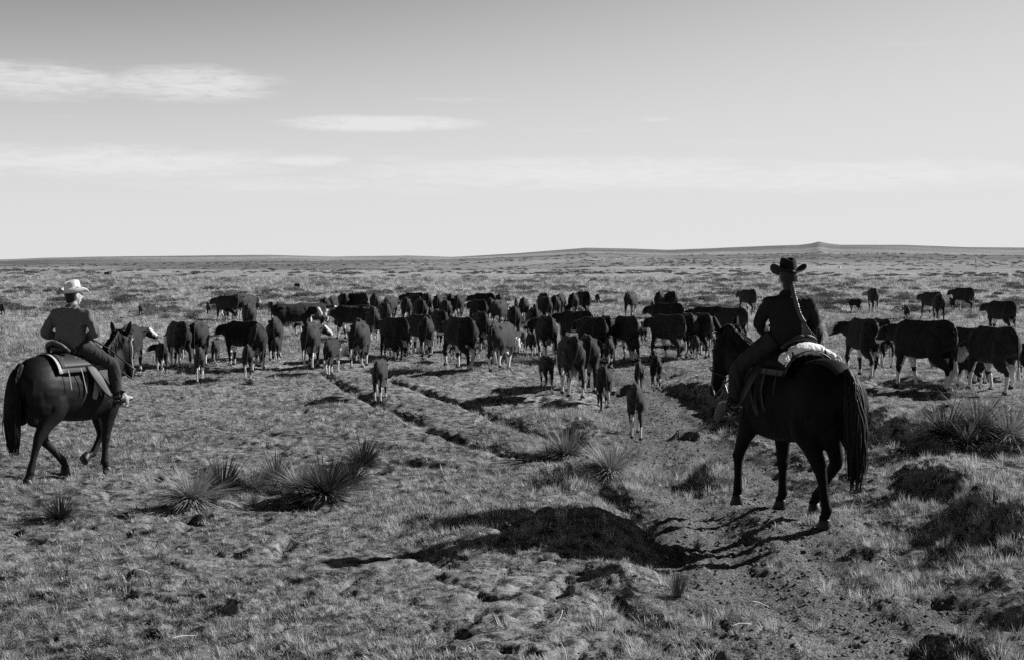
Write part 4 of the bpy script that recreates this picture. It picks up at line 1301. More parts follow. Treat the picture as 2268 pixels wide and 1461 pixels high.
def bridle(fr, horse_geo, hands, label, mat, buckle, k=1.0, rein_mat=None):
    pol, fd, sv, up, L = horse_geo
    o = fr.thing('bridle', tuple(pol), label, 'bridle')
    P_ = lambda a, s, u_: tuple(pol + fd * L * a + sv * s * k + up * u_ * k)
    put('headstall', strip([P_(.14, .105, .02), P_(.06, .09, .10), P_(.05, 0, .125), P_(.06, -.09, .10), P_(.14, -.105, .02)], .013, .004, side=tuple(fd)), mat, o)
    put('brow_band', strip([P_(.14, .108, .03), P_(.17, .07, .115), P_(.18, 0, .135), P_(.17, -.07, .115), P_(.14, -.108, .03)], .011, .004, side=tuple(fd)), buckle, o)
    put('nose_band', strip([P_(.62, .066, -.03), P_(.61, .066, .05), P_(.60, 0, .095), P_(.61, -.066, .05), P_(.62, -.066, -.03), P_(.64, 0, -.095), P_(.62, .066, -.03)], .012, .004, side=tuple(fd)), mat, o)
    for s in (1, -1):
        c_ = put('cheek_strap', strip([P_(.14, s * .108, .02), P_(.35, s * .112, -.01), P_(.55, s * .080, -.02), P_(.80, s * .062, -.02)], .011, .005, side=tuple(up)), buckle, o)
        bt = put('bit', merge([tube([P_(.80, s * .066, -.015), P_(.90, s * .070, -.075), P_(.95, s * .070, -.10)], .007, 3, 6), blob(P_(.80, s * .068, -.015), (.016, .016, .016))]), M_metal, o)
        h = np.array(hands[0 if s > 0 else 1])
        st_ = np.array(P_(.95, s * .07, -.10)); md = st_ * .5 + h * .5 + np.array((0, s * .10, -.12))
        put('rein', tube([st_, st_ * .7 + h * .3 + np.array((0, s * .06, -.07)), md, h * .75 + st_ * .25 + np.array((0, s * .08, -.05)), h], .008, 5, 6), rein_mat or mat, o)
    return o


# --- the dark rider on the black horse, on the sunken track
p_ = gp(1825, 1172)
FR = Frame((2.86, 14.110, 0.118), 23)
LEGS = [('h', [(-.50, .17, 1.28), (-.36, .19, .98), (-.60, .16, .56), (-.695, .155, .19), (-.655, .155, .095)]),
        ('h', [(-.47, -.17, 1.28), (-.26, -.19, .98), (-.41, -.16, .59), (-.10, -.15, .215), (-.045, -.15, .125), .35]),
        ('f', [(.60, .15, 1.20), (.63, .17, .92), (.88, .15, .515), (.885, .15, .165), (.905, .15, .085), .12]),
        ('f', [(.60, -.15, 1.20), (.55, -.17, .90), (.505, -.15, .47), (.500, -.15, .155), (.545, -.15, .075)])]
NECK = [(.58, 0, 1.22, .16, .36, .2), (.82, .0, 1.34, .13, .31, .2), (1.04, .02, 1.50, .115, .27, .15), (1.22, .02, 1.66, .10, .20, .1)]
HB, *GEO = horse(FR, 1.66, -.84, .86, LEGS, NECK, ((1.31, .02, 1.77), (1.52, .06, 1.10), (-.1, 1, .1)), 1.28, 'black horse seen from behind carrying the dark-hatted rider on the track', M_black,
                 [(-.77, 0, 1.52), (-.845, 0, 1.42), (-.895, 0, 1.22), (-.93, .0, .95), (-.94, 0, .65), (-.92, 0, .36)], 1, 5)
tw = R(-25)
C0 = (.20, 0, 0)


def tz(x, y, z): return rotz((C0[0] + x, y, z), tw, C0)


J = dict(tyaw=tw, pelvis=(.20, 0, 1.80), waist=tz(.0, 0, 1.93), chest=tz(.02, 0, 2.07), neck=tz(.02, 0, 2.235), head=tz(.045, 0, 2.375),
         hipL=(.24, .13, 1.77), hipR=(.24, -.13, 1.77), knL=(.52, .39, 1.47), knR=(.52, -.39, 1.47), anL=(.50, .45, 1.12), anR=(.50, -.45, 1.12), toL=(.68, .49, 1.10), toR=(.68, -.49, 1.10),
         shL=tz(0, .205, 2.15), shR=tz(0, -.205, 2.15), elL=tz(.06, .285, 1.92), elR=tz(.05, -.265, 1.93), wrL=tz(.27, .20, 1.825), wrR=tz(.22, -.17, 1.84),
         hdL=tz(1, -.25, -.15) and (math.cos(tw) + .1, math.sin(tw) - .2, -.15), hdR=(math.cos(tw), math.sin(tw) + .35, -.1), pnL=(.1, -.6, -.7), pnR=(.1, .6, -.7), tsL=-1, tsR=1, top='jacket', low='chaps')
RD, A, fw, fs, sd_ = rider(FR, J, 'rider in dark jacket and black hat with a long braid on the black horse', tw + .05, M_jacket, M_chaps, M_boot, 3.0, 1.10)
put('nape_hair', fuse([blob(A['head'] - fw * .055 - (0, 0, .05), (.06, .075, .07)), blob(A['neck'] - fw * .035 + (0, 0, .045), (.055, .062, .06))], .008, 2), M_hair, RD)
e_ = FR.thing('cowboy_hat', tuple(A['head'] + (0, 0, .06)), 'black wide-brimmed hat on the braided rider', 'hat')
hat(e_, e_, tuple(A['head'] + (0, 0, .063)), tw + R(10), R(4), M_blackhat, tall=.15, brim=.138, curl=.052, dip=.014)
# braid
bk = np.array((-math.cos(tw), -math.sin(tw), 0)); rt = np.array((math.sin(tw), -math.cos(tw), 0))
br = crom([A['head'] + bk * .095 + rt * .02 - (0, 0, .05), A['neck'] + bk * .125 + rt * .035 - (0, 0, .02), A['chest'] + bk * .165 + rt * .055 + (0, 0, .05), A['chest'] + bk * .175 + rt * .085 - (0, 0, .05), A['waist'] + bk * .165 + rt * .125 + (0, 0, .02)], 8)
pp = [];
T_ = np.gradient(br, axis=0)
rows = []
for s in range(3):
    pts = []; rr = []
    for i in np.linspace(0, len(br) - 1, 70):
        i0 = int(i); q = br[min(i0, len(br) - 1)] * (1 - (i - i0)) + br[min(i0 + 1, len(br) - 1)] * (i - i0)
        ph = i / (len(br) - 1) * 2 * math.pi * 7 + s * 2 * math.pi / 3
        pts.append(q + rt * .013 * math.sin(ph) + bk * .009 * math.sin(2 * ph)); rr.append(.0115)
    rows.append((pts, rr))
bo = put('braid', strands(rows, 7, 1), M_braid, RD)
r_ = random.Random(4); rows = []
e = br[-1]
for k in range(40):
    a = r_.uniform(-1, 1); l = r_.uniform(.12, .26)
    rows.append(([e + rt * a * .008, e + rt * (a * .03 + .02) - np.array((0, 0, l * .5)) + bk * .01, e + rt * (a * .05 + .06 + .03 * r_.random()) - np.array((0, 0, l))], (.004, .0045, .001)))
put('braid_end', strands(rows, 4, 3), M_braid, bo, root=RD)
western_saddle(FR, .20, 1.66, 'dark stock saddle under the braided rider', M_darkleather, [(.52, .47, .98), (.52, -.47, .98)], 'dark saddle blanket on the black horse', M_darkleather, M_darkleather)
e_ = FR.thing('tapadero', (.60, .47, .98), 'pale leather stirrup cover over the braided rider\'s left foot', 'stirrup cover')
put('hood', fuse([loft([(.56, .47, 1.10, .060, .02), (.62, .48, 1.07, .060, .05), (.70, .495, 1.00, .045, .065), (.74, .50, .92, .025, .04)], 4, 14)], .010, 2), M_tap, e_)
bridle(FR, (*GEO,), (A['wrL'] + np.array(J['hdL']) * .08, A['wrR'] + np.array(J['hdR']) * .08), 'dark bridle and reins on the black horse', M_darkleather, M_darkleather, 1.28)
# the bedroll tied behind the cantle
br_c = (-.115, 0, 1.68)
e_ = FR.thing('bedroll', br_c, 'white canvas bedroll tied behind the saddle of the black horse', 'bedroll')
rm = fuse([loft([(-.14, .34, 1.57, .040, .040), (-.13, .29, 1.60, .056, .055), (-.125, .215, 1.64, .045, .045), (-.125, .16, 1.672, .068, .064), (-.125, 0, 1.700, .074, .068), (-.125, -.14, 1.685, .068, .064), (-.125, -.215, 1.655, .044, .045), (-.13, -.28, 1.62, .050, .048), (-.14, -.34, 1.59, .03, .03)], 5, 16, side=(1, 0, 0)),
            blob((-.16, .30, 1.575), (.05, .045, .06)), blob((-.16, -.31, 1.605), (.045, .05, .045))], .010, 3)
wrinkle(rm, .014, 9, 14, 2.2)
put('canvas_roll', rm, M_canvas, e_)
for y, z in ((.222, 1.642), (-.215, 1.655)):
    ring = [(-.125 + .052 * math.cos(k * math.pi / 8), y, z + .052 * math.sin(k * math.pi / 8)) for k in range(17)]
    put('tie_strap', strip(ring, .014, .006, side=(0, 1, 0), n=2), M_darkleather, e_)
for s, y in ((1, .31), (-1, -.35)):
    e_.scale = (.88, .88, .82)
    put('rope_knot', merge([tube([(-.17, y, 1.61), (-.21, y + s * .03, 1.59), (-.20, y + s * .05, 1.54), (-.16, y + s * .02, 1.56)], .012, 4, 7), tube([(-.18, y, 1.60), (-.22, y + s * .01, 1.56), (-.21, y + s * .03, 1.50)], .009, 4, 7)]), M_canvas, e_)

# --- the light-hatted rider on the dark bay horse, at the left
p_ = gp(61, 1080)
FL = Frame((0, 0, 0), -33); FL.o = p_ + Vector((0, 0, .015)) - FL.q @ Vector((-.74, -.15, 0))
LEGS = [('h', [(-.44, -.16, 1.22), (-.34, -.18, .92), (-.575, -.155, .555), (-.70, -.15, .16), (-.735, -.15, .085)]),
        ('h', [(-.40, .16, 1.22), (-.20, .18, .90), (-.27, .155, .50), (.03, .15, .20), (.075, .15, .105), .3]),
        ('f', [(.54, -.14, 1.14), (.52, -.155, .86), (.465, -.14, .455), (.445, -.14, .155), (.485, -.14, .09)]),
        ('f', [(.54, .14, 1.14), (.56, .155, .86), (.64, .14, .47), (.50, .14, .235), (.42, .14, .215), 1.15])]
NECK = [(.46, 0, 1.18, .145, .31, .2), (.62, .0, 1.33, .12, .26, .2), (.75, .02, 1.50, .098, .20, .15), (.83, .03, 1.64, .085, .145, .1)]
HB2, *GEO2 = horse(FL, 1.57, -.76, .74, LEGS, NECK, ((.87, .03, 1.72), (1.10, .07, 1.18), (-.25, 1, 0)), 1.2, 'dark bay horse with a raised forefoot carrying the light-hatted rider', M_bay,
                   [(-.68, 0, 1.44), (-.755, 0, 1.35), (-.80, .0, 1.15), (-.815, .02, .85), (-.80, .03, .55), (-.775, .03, .33)], -1, 9)
tw = R(26); C0 = (.06, 0, 0)
J = dict(tyaw=tw, pelvis=(.05, 0, 1.66), waist=tz(-.01, 0, 1.80), chest=tz(.03, 0, 1.96), neck=tz(.05, 0, 2.12), head=tz(.085, -.01, 2.245),
         hipL=(.10, .13, 1.62), hipR=(.10, -.13, 1.62), knL=(.40, .36, 1.38), knR=(.41, -.36, 1.39), anL=(.42, .42, .97), anR=(.43, -.42, .99), toL=(.60, .45, .93), toR=(.62, -.46, .97),
         shL=tz(.02, .195, 2.045), shR=tz(.02, -.195, 2.045), elL=tz(-.03, .315, 1.79), elR=tz(.0, -.315, 1.81), wrL=tz(.20, .16, 1.72), wrR=tz(.21, -.13, 1.73),
         hdL=(math.cos(tw), math.sin(tw) - .5, -.1), hdR=(math.cos(tw), math.sin(tw) + .3, -.1), pnL=(.1, -.6, -.7), pnR=(.1, .6, -.7), tsL=-1, tsR=1, top='sweater', low='trousers')
RD2, A2, fw2, fs2, sd2 = rider(FL, J, 'rider in wool sweater and light hat sitting on the dark bay horse', R(-12), M_sweater, M_jeans, M_boot, 7.0, 1.12)
e_ = FL.thing('cowboy_hat', tuple(A2['head'] + (0, 0, .06)), 'pale felt hat on the rider of the bay horse', 'hat')
hat(e_, e_, tuple(A2['head'] + (0, 0, .045) - fw2 * .015), R(-14), R(-5), M_whitehat, tall=.15, brim=.090, curl=.045, dip=.012)
western_saddle(FL, .06, 1.545, 'stock saddle with pale strings and cinch on the bay horse', M_pale, [(.46, .44, .86), (.49, -.45, .875)], 'grey saddle blanket with fleece edge on the bay horse', M_leather, M_fleece)
bridle(FL, (*GEO2,), (A2['wrL'] + np.array(J['hdL']) * .08, A2['wrR'] + np.array(J['hdR']) * .08), 'bridle with pale cheek strap on the bay horse', M_darkleather, M_pale, 1.2, M_leather)
h = A2['wrR'] + np.array(J['hdR']) * .08
e_ = FL.thing('quirt', tuple(h), 'thin quirt and rein ends hanging from the light-hatted rider\'s hand', 'quirt')
put('handle', tube([h, h + (.18, -.18, -.16), h + (.36, -.40, -.40)], .009, 4, 6), M_leather, e_)
put('lash', tube([h + (.36, -.40, -.40), h + (.47, -.52, -.62), h + (.52, -.58, -.86)], [.006, .005, .003], 4, 6), M_leather, e_)
# ------------------------------------------------------------------ vegetation and litter
def blade_mat(name, lo, hi, trans=0.35):
    m, nt, out = new_mat(name); t = NT(nt)
    inf = t.node('ShaderNodeObjectInfo').outputs['Random']
    oc = t.node('ShaderNodeTexCoord').outputs['Object']
    n = t.noise(oc, 45, 3, 0.6)
    v = t.mix(t.rng(t.math('ADD', t.math('MULTIPLY', inf, 0.6), t.math('MULTIPLY', n, 0.45)), 0.15, 0.85), lo, hi)
    b1 = t.node('ShaderNodeBsdfDiffuse'); b2 = t.node('ShaderNodeBsdfTranslucent'); mx = t.node('ShaderNodeMixShader')
    t.set(b1, 'Color', v); t.set(b2, 'Color', v); mx.inputs[0].default_value = trans
    nt.links.new(b1.outputs[0], mx.inputs[1]); nt.links.new(b2.outputs[0], mx.inputs[2]); nt.links.new(mx.outputs[0], out.inputs[0])
    return m


M_grass = blade_mat('dry_grass_blades', 0.05, 0.62)
M_yucca = blade_mat('yucca_leaves', 0.04, 0.30, 0.15)
M_dead = blade_mat('dead_yucca_leaves', 0.16, 0.50, 0.2)
M_sage = blade_mat('sagebrush_leaves', 0.08, 0.20, 0.2)
M_stalk = blade_mat('straw_stalks', 0.45, 0.75, 0.1)
M_weed = blade_mat('dark_weed', 0.05, 0.18, 0.2)


def blades(rows):
    """rows: (base, direction tip, half width, bend): thin tapering leaves of two segments"""
    V_ = []; F_ = []
    for b, tip, w, bend in rows:
        b = np.array(b, float); tip = np.array(tip, float); d = tip - b
        s = np.cross(d, (0, 0, 1)); n_ = np.linalg.norm(s); s = s / n_ if n_ > 1e-6 else np.array((1, 0, 0))
        mid = b + d * .55 + np.array(bend)
        o = len(V_)
        V_ += [b - s * w * .8, b + s * w * .8, mid - s * w, mid + s * w, tip]
        F_ += [(o, o + 1, o + 3), (o, o + 3, o + 2), (o + 2, o + 3, o + 4)]
    return fast_mesh(np.array(V_), np.array(F_))


def tuft(seed, n, lmin, lmax, spread, flat_, w=.0022):
    r_ = random.Random(seed); rows = []
    for k in range(n):
        a = r_.uniform(0, 6.28); rad = spread * r_.random() ** .6; l = r_.uniform(lmin, lmax)
        out_ = flat_ * r_.uniform(.3, 1.2); a2 = a + r_.uniform(-.9, .9)
        b = (rad * math.cos(a), rad * math.sin(a), -.01)
        z = l * max(.12, math.cos(out_)); h = l * math.sin(min(out_, 1.5))
        rows.append((b, (b[0] + h * math.cos(a2), b[1] + h * math.sin(a2), z), w * r_.uniform(.7, 1.4), (0, 0, l * .10 * out_)))
    return blades(rows)


def instancer(name, pts, rot, scl, idx, protos, label, cat, extra_kind='stuff'):
    """one object of countless small things: copies of a few tufts set on given spots"""
    c = bpy.data.collections.new(name + '_kinds')
    for i, (me, mat) in enumerate(protos):
        o = bpy.data.objects.new('%s_%02d' % (name, i), me); me.materials.clear(); me.materials.append(mat); c.objects.link(o)
    me = bpy.data.meshes.new(name); me.vertices.add(len(pts)); me.vertices.foreach_set('co', np.asarray(pts, np.float32).ravel())
    a = me.attributes.new('rot', 'FLOAT_VECTOR', 'POINT'); a.data.foreach_set('vector', np.asarray(rot, np.float32).ravel())
    a = me.attributes.new('scl', 'FLOAT_VECTOR', 'POINT'); a.data.foreach_set('vector', np.asarray(scl, np.float32).ravel())
    a = me.attributes.new('idx', 'INT', 'POINT'); a.data.foreach_set('value', np.asarray(idx, np.int32))
    ob = bpy.data.objects.new(name, me); COL.objects.link(ob)
    ng = bpy.data.node_groups.new(name + '_nodes', 'GeometryNodeTree')
    ng.interface.new_socket('Geometry', in_out='INPUT', socket_type='NodeSocketGeometry')
    ng.interface.new_socket('Geometry', in_out='OUTPUT', socket_type='NodeSocketGeometry')
    N_ = ng.nodes; L_ = ng.links
    gi = N_.new('NodeGroupInput'); go = N_.new('NodeGroupOutput')
    ci = N_.new('GeometryNodeCollectionInfo'); ci.inputs['Collection'].default_value = c
    ci.inputs['Separate Children'].default_value = True; ci.inputs['Reset Children'].default_value = True
    ip = N_.new('GeometryNodeInstanceOnPoints'); ip.inputs['Pick Instance'].default_value = True

    def attr(n, t_):
        q = N_.new('GeometryNodeInputNamedAttribute'); q.data_type = t_; q.inputs['Name'].default_value = n
        return q.outputs['Attribute']
    L_.new(gi.outputs[0], ip.inputs['Points']); L_.new(ci.outputs[0], ip.inputs['Instance'])
    L_.new(attr('idx', 'INT'), ip.inputs['Instance Index'])
    L_.new(attr('rot', 'FLOAT_VECTOR'), ip.inputs['Rotation']); L_.new(attr('scl', 'FLOAT_VECTOR'), ip.inputs['Scale'])
    L_.new(ip.outputs[0], go.inputs[0])
    md = ob.modifiers.new('spread', 'NODES'); md.node_group = ng
    return tag(ob, label, cat, kind=extra_kind)


def surface(X, Y):
    zf_, d_ = h_fine(X, Y)
    return h_land(X, Y) + zf_, d_


# short dry grass
protos = [(tuft(100 + i, 34, .025, .075, .075, 1.25), M_grass) for i in range(6)] + [(tuft(120 + i, 26, .05, .13, .05, .8, .0018), M_grass) for i in range(4)] \
    + [(tuft(140 + i, 16, .06, .16, .10, 1.6, .002), M_grass) for i in range(3)] + [(tuft(160 + i, 22, .03, .10, .06, 1.1, .003), M_weed) for i in range(2)]
def scatter(n, y0, y1, e, seed):
    r_ = np.random.default_rng(seed)
    q = r_.random(n); k = e + 1
    Y = (y0 ** k + q * (y1 ** k - y0 ** k)) ** (1 / k)
    X = (r_.random(n) * 2 - 1) * (0.41 * Y + 1.2)
    return X, Y, r_


X, Y, r_ = scatter(105000, 7.6, 46, -.35, 1)
Z, D_ = surface(X, Y)
cover = fbm(X * .8, Y * .8, 3) + .35 * fbm(X * 3.3 + 8, Y * 3.3, 2)
keep = r_.random(len(X)) < np.clip((.60 + 3.0 * cover) * (1 - .95 * D_), .02, 1)
X, Y, Z, cover = X[keep], Y[keep], Z[keep], cover[keep]
X2, Y2, r2 = scatter(42000, 40, 190, -.2, 2)
Z2, D2 = surface(X2, Y2)
n1, n2 = len(X), len(X2)
tall = np.clip(.66 + 1.2 * fbm(X * .35 + 50, Y * .35, 3), .4, 1.25)
sc1 = r_.uniform(.7, 1.3, n1) * tall * (1 + .35 * sst(Y, 14, 45)); sc2 = r2.uniform(1.5, 3.4, n2) * (1 + sst(Y2, 60, 190))
idx1 = np.where(r_.random(n1) < .62, r_.integers(0, 6, n1), np.where(r_.random(n1) < .6, r_.integers(6, 10, n1), r_.integers(10, 15, n1)))
idx2 = r2.integers(0, 10, n2)
pts = np.r_[np.c_[X, Y, Z - .004], np.c_[X2, Y2, Z2 - .02]]
rot = np.c_[np.zeros(n1 + n2), np.zeros(n1 + n2), np.r_[r_.uniform(0, 6.28, n1), r2.uniform(0, 6.28, n2)]]
s_ = np.r_[sc1, sc2]
scl = np.c_[s_, s_, s_ * np.r_[r_.uniform(.7, 1.1, n1), r2.uniform(.5, .9, n2)]]
instancer('prairie_grass', pts, rot, scl, np.r_[idx1, idx2], protos, 'short dry grazed grass covering the prairie', 'grass')

# tall pale grass on the hummocks and along the banks of the track
HUM = [((1575, 1035), .30, .40, 220), ((1415, 1070), .35, .55, 150), ((2230, 1120), .9, .8, 330), ((2120, 1110), .6, .6, 150), ((1250, 920), .7, .9, 320), ((1215, 1000), .3, .4, 120), ((2190, 1430), .4, .4, 50),
       ((1700, 900), .6, .9, 160), ((2050, 930), 1.2, .9, 220), ((1980, 1300), .4, .4, 90), ((1830, 1160), .15, .15, 40), ((1340, 1085), .5, .3, 200), ((1470, 1390), .7, .6, 60)]
hp = []
for (px_, py_), sx, sy, n in HUM:
    c = gp(px_, py_); rr = np.random.default_rng(int(px_))
    hp.append(np.c_[c.x + rr.normal(0, sx * .7, n), c.y + rr.normal(0, sy * .7, n)])
hp = np.vstack(hp); r_ = np.random.default_rng(5)
Z, _ = surface(hp[:, 0], hp[:, 1]); n = len(hp); s_ = r_.uniform(.5, 1.05, n)
protos2 = [(tuft(200 + i, 34, .06, .15, .05, .75, .0018), M_grass) for i in range(4)]
instancer('hummock_grass', np.c_[hp, Z - .005], np.c_[r_.normal(0, .15, n), r_.normal(0, .15, n), r_.uniform(0, 6.28, n)], np.c_[s_, s_, s_], r_.integers(0, 4, n), protos2,
          'taller pale grass on hummocks and banks along the track', 'grass')


# clods and dung in the track
def rock(seed):
    r_ = random.Random(seed); v, f = blob((0, 0, .15), (1, .85, .6), 8)
    v = [np.array(p) * r_.uniform(.75, 1.2) for p in v]
    return mesh_of(v, f)


M_clod = plain_mat('earth_clod', 0.17, 0.95, 0.4, 9, 0.6, 0.05)
L_ = np.r_[0, np.cumsum(np.hypot(*np.diff(TRACKP, axis=0).T))]
r_ = np.random.default_rng(8); n = 11000
t_ = r_.random(n) ** 1.2 * L_[-1] * .8
X = np.interp(t_, L_, TRACKP[:, 0]) + r_.normal(0, .9, n); Y = np.interp(t_, L_, TRACKP[:, 1]) + r_.normal(0, .4, n)
k = Y > 7.5; X, Y = X[k], Y[k]; n = len(X)
Z, _ = surface(X, Y); s_ = .006 + .020 * r_.random(n) ** 3
instancer('dirt_clods', np.c_[X, Y, Z], r_.uniform(0, 6.28, (n, 3)) * (.1, .1, 1), np.c_[s_, s_, s_ * .8], r_.integers(0, 4, n), [(rock(i), M_clod) for i in range(4)], 'small earth clods kicked up on the trampled track', 'clods')

# long pale straws lying in the near grass
r_ = random.Random(12); rows = []
Yq = np.array([8.0 + 16 * r_.random() ** 1.6 for k in range(90)]); Xq = np.array([(r_.random() * 2 - 1) for k in range(90)]) * (.4 * Yq + .6)
Zq = surface(Xq, Yq)[0]
for x_, y_, zq in zip(Xq, Yq, Zq):
    a = r_.uniform(0, 6.28); l = r_.uniform(.10, .30); up_ = r_.uniform(.0, .07)
    rows.append(([(x_, y_, zq + .01), (x_ + l * .5 * math.cos(a), y_ + l * .5 * math.sin(a), zq + .025 + up_ * .5), (x_ + l * math.cos(a + .1), y_ + l * math.sin(a + .1), zq + .02 + up_)], (.0015, .0013, .0007)))
sv_, sf_ = strands(rows, 4, 3)
o = link('straw_stalks', mesh_of(sv_, sf_), M_stalk)
tag(o, 'long pale straws lying in the near grass', 'straw', kind='stuff')


# yuccas
def yucca_mesh(seed, n, L, droop=.25, w=.008):
    r_ = random.Random(seed); rows = []
    for k in range(n):
        a = r_.uniform(0, 6.28); el_ = math.asin(r_.uniform(.02, .98)) ; el_ = el_ * .9 + .12
        l = L * r_.uniform(.45, 1.08)
        d = np.array((math.cos(a) * math.cos(el_), math.sin(a) * math.cos(el_), math.sin(el_)))
        b = np.array((.05 * math.cos(a), .05 * math.sin(a), .04 + .06 * r_.random()))
        tip = b + d * l - np.array((0, 0, droop * l * math.cos(el_) ** 2 * r_.uniform(.2, 1)))
        if r_.random() < .12: tip = tip * (1, 1, .45)
        tip = tip + np.array((r_.gauss(0, .05), r_.gauss(0, .05), 0))
        rows.append((b, tip, w * r_.uniform(.7, 1.15), (0, 0, droop * .12 * l * math.cos(el_))))
    return blades(rows)


def skirt_mesh(seed, n, L):
    r_ = random.Random(seed); rows = []
    for k in range(n):
        a = r_.uniform(0, 6.28); l = L * r_.uniform(.4, .85)
        b = (.05 * math.cos(a), .05 * math.sin(a), .07 * r_.random())
        rows.append((b, (l * math.cos(a + r_.uniform(-.3, .3)), l * math.sin(a + r_.uniform(-.3, .3)), -.02 + .10 * r_.random()), .006, (0, 0, .05 * r_.random())))
    return blades(rows)


YM = [(yucca_mesh(40 + i, 420, 1.0, .45, .010), skirt_mesh(60 + i, 110, 1.0)) for i in range(4)]
YUC = [((132, 1152), 62, 0, 'pale small yucca standing alone at the lower left'), ((425, 1110), 85, 1, 'left yucca of the clump casting a dark shadow, left foreground'), ((492, 1095), 88, 2, 'right yucca of the shadow-casting clump, left foreground'),
       ((612, 1070), 76, 3, 'yucca between the shadowed clump and the dense dark yucca'), ((722, 1098), 98, 0, 'dense dark yucca in the middle of the left foreground row'), ((775, 1075), 70, 2, 'yucca at the right shoulder of the dense dark yucca'), ((806, 1030), 68, 1, 'rear yucca at the right end of the left foreground row'),
       ((1258, 1012), 76, 2, 'yucca left of the sunken track, rear one of two'), ((1352, 1048), 78, 3, 'yucca left of the sunken track, front one with straight spikes'), ((1215, 1020), 50, 0, 'small yucca left beside the rear one by the track'),
       ((2095, 968), 82, 1, 'left yucca of the big cluster at the right edge'), ((2165, 958), 92, 0, 'tallest middle yucca of the cluster at the right edge'), ((2235, 972), 86, 2, 'right yucca of the cluster at the right edge'), ((2140, 985), 70, 3, 'front yucca of the cluster at the right edge'),
       ((560, 1085), 58, 1, 'low yucca between the shadow-casting clump and the next yucca'), ((668, 1085), 66, 2, 'yucca at the left shoulder of the dense dark yucca'),
       ((552, 850), 16, 1, 'tiny yucca in the grass before the white-stockinged calf')]
for (px_, py_), h_, v_, lab in YUC:
    p = gp(px_, py_); s = h_ * p.y / FPX * 1.22
    e = empty('yucca_plant', (p.x, p.y, h1(p.x, p.y) - .01), random.uniform(0, 6.28), s)
    e.scale = (s * 1.25, s * 1.25, s)
    tag(e, lab, 'yucca', 'yucca plants on the prairie')
    link('leaf_rosette', YM[v_][0], M_yucca, e); link('dead_leaf_skirt', YM[v_][1], M_dead, e)


# bunch grass and wispy weeds that stand out
def wisp(seed, n, L, w=.004):
    r_ = random.Random(seed); rows = []
    for k in range(n):
        a = r_.uniform(0, 6.28); rad = .18 * r_.random() ** .5; o_ = r_.uniform(.05, .75); l = L * r_.uniform(.55, 1.05)
        b = (rad * math.cos(a), rad * math.sin(a), 0)
        rows.append((b, (b[0] + l * math.sin(o_) * math.cos(a), b[1] + l * math.sin(o_) * math.sin(a), l * math.cos(o_)), w, (0, 0, .04 * l)))
    return blades(rows)


BM = [wisp(70 + i, 260, 1.0) for i in range(3)]
BUN = [((685, 990), 34, 1.1, M_grass, 'pale wispy grass clump behind the left yucca row'), ((1500, 1318), 72, 1.0, M_weed, 'dark wispy weed on the ridge in the lower right centre'), ((560, 1118), 34, 1.3, M_weed, 'dark weed between the two left yucca clumps'),
       ((85, 1125), 34, 1.4, M_weed, 'dark weed behind the small pale yucca'), ((470, 1115), 36, 1.6, M_weed, 'dark weed at the foot of the shadow-casting yuccas'), ((365, 706), 18, 2.2, M_weed, 'left tall grass clump behind the lone left calf'), ((425, 708), 26, 2.0, M_weed, 'dark tall grass clump above the leftmost big cow'),
       ((390, 775), 36, .9, M_weed, 'tall grass at the left side of leftmost big cow'), ((765, 790), 38, .9, M_weed, 'dark bush behind the white-legged trail calf'), ((1295, 718), 20, 2.4, M_weed, 'grass clump above the cow heading left at centre'), ((2085, 700), 22, 2.4, M_weed, 'grass clump above the rump of the side-on black cow'),
       ((2150, 705), 20, 2.6, M_weed, 'grass clump right of the low far cow'), ((260, 716), 16, 2.2, M_weed, 'grass clump right of the light-hatted rider'), ((640, 1100), 30, 1.8, M_weed, 'scruffy weed at the foot of the left yucca row'), ((750, 1108), 34, 1.6, M_weed, 'scruffy weed before the dense dark yucca'), ((860, 1045), 26, 1.8, M_grass, 'pale grass clump right of the left yucca row'),
       ((1300, 1060), 34, 1.8, M_weed, 'scruffy weed before the two yuccas by the track'), ((2200, 1000), 40, 2.2, M_weed, 'dark weed under the right yucca cluster'), ((1440, 1200), 44, 1.2, M_weed, 'weedy patch at the edge of the dark rider\'s shadow'),
       ((1545, 1215), 30, 1.2, M_weed, 'low weed by the horse leg shadows'), ((1340, 890), 18, 1.6, M_grass, 'grass wisp at the hind feet of the track calf'), ((2105, 885), 22, 1.4, M_weed, 'dark grass tuft below the side-on black cow'), ((640, 720), 18, 2.2, M_weed, 'grass clump under the cow looking back')]
for i, ((px_, py_), h_, wd, mt, lab) in enumerate(BUN):
    p = gp(px_, py_); s = h_ * p.y / FPX
    o = link('grass_clump', BM[i % 3].copy(), mt); o.location = (p.x, p.y, h1(p.x, p.y) - .01); o.rotation_euler = (0, 0, i * 1.3); o.scale = (s * wd, s * wd, s)
    tag(o, lab, 'grass clump', 'tall grass clumps')


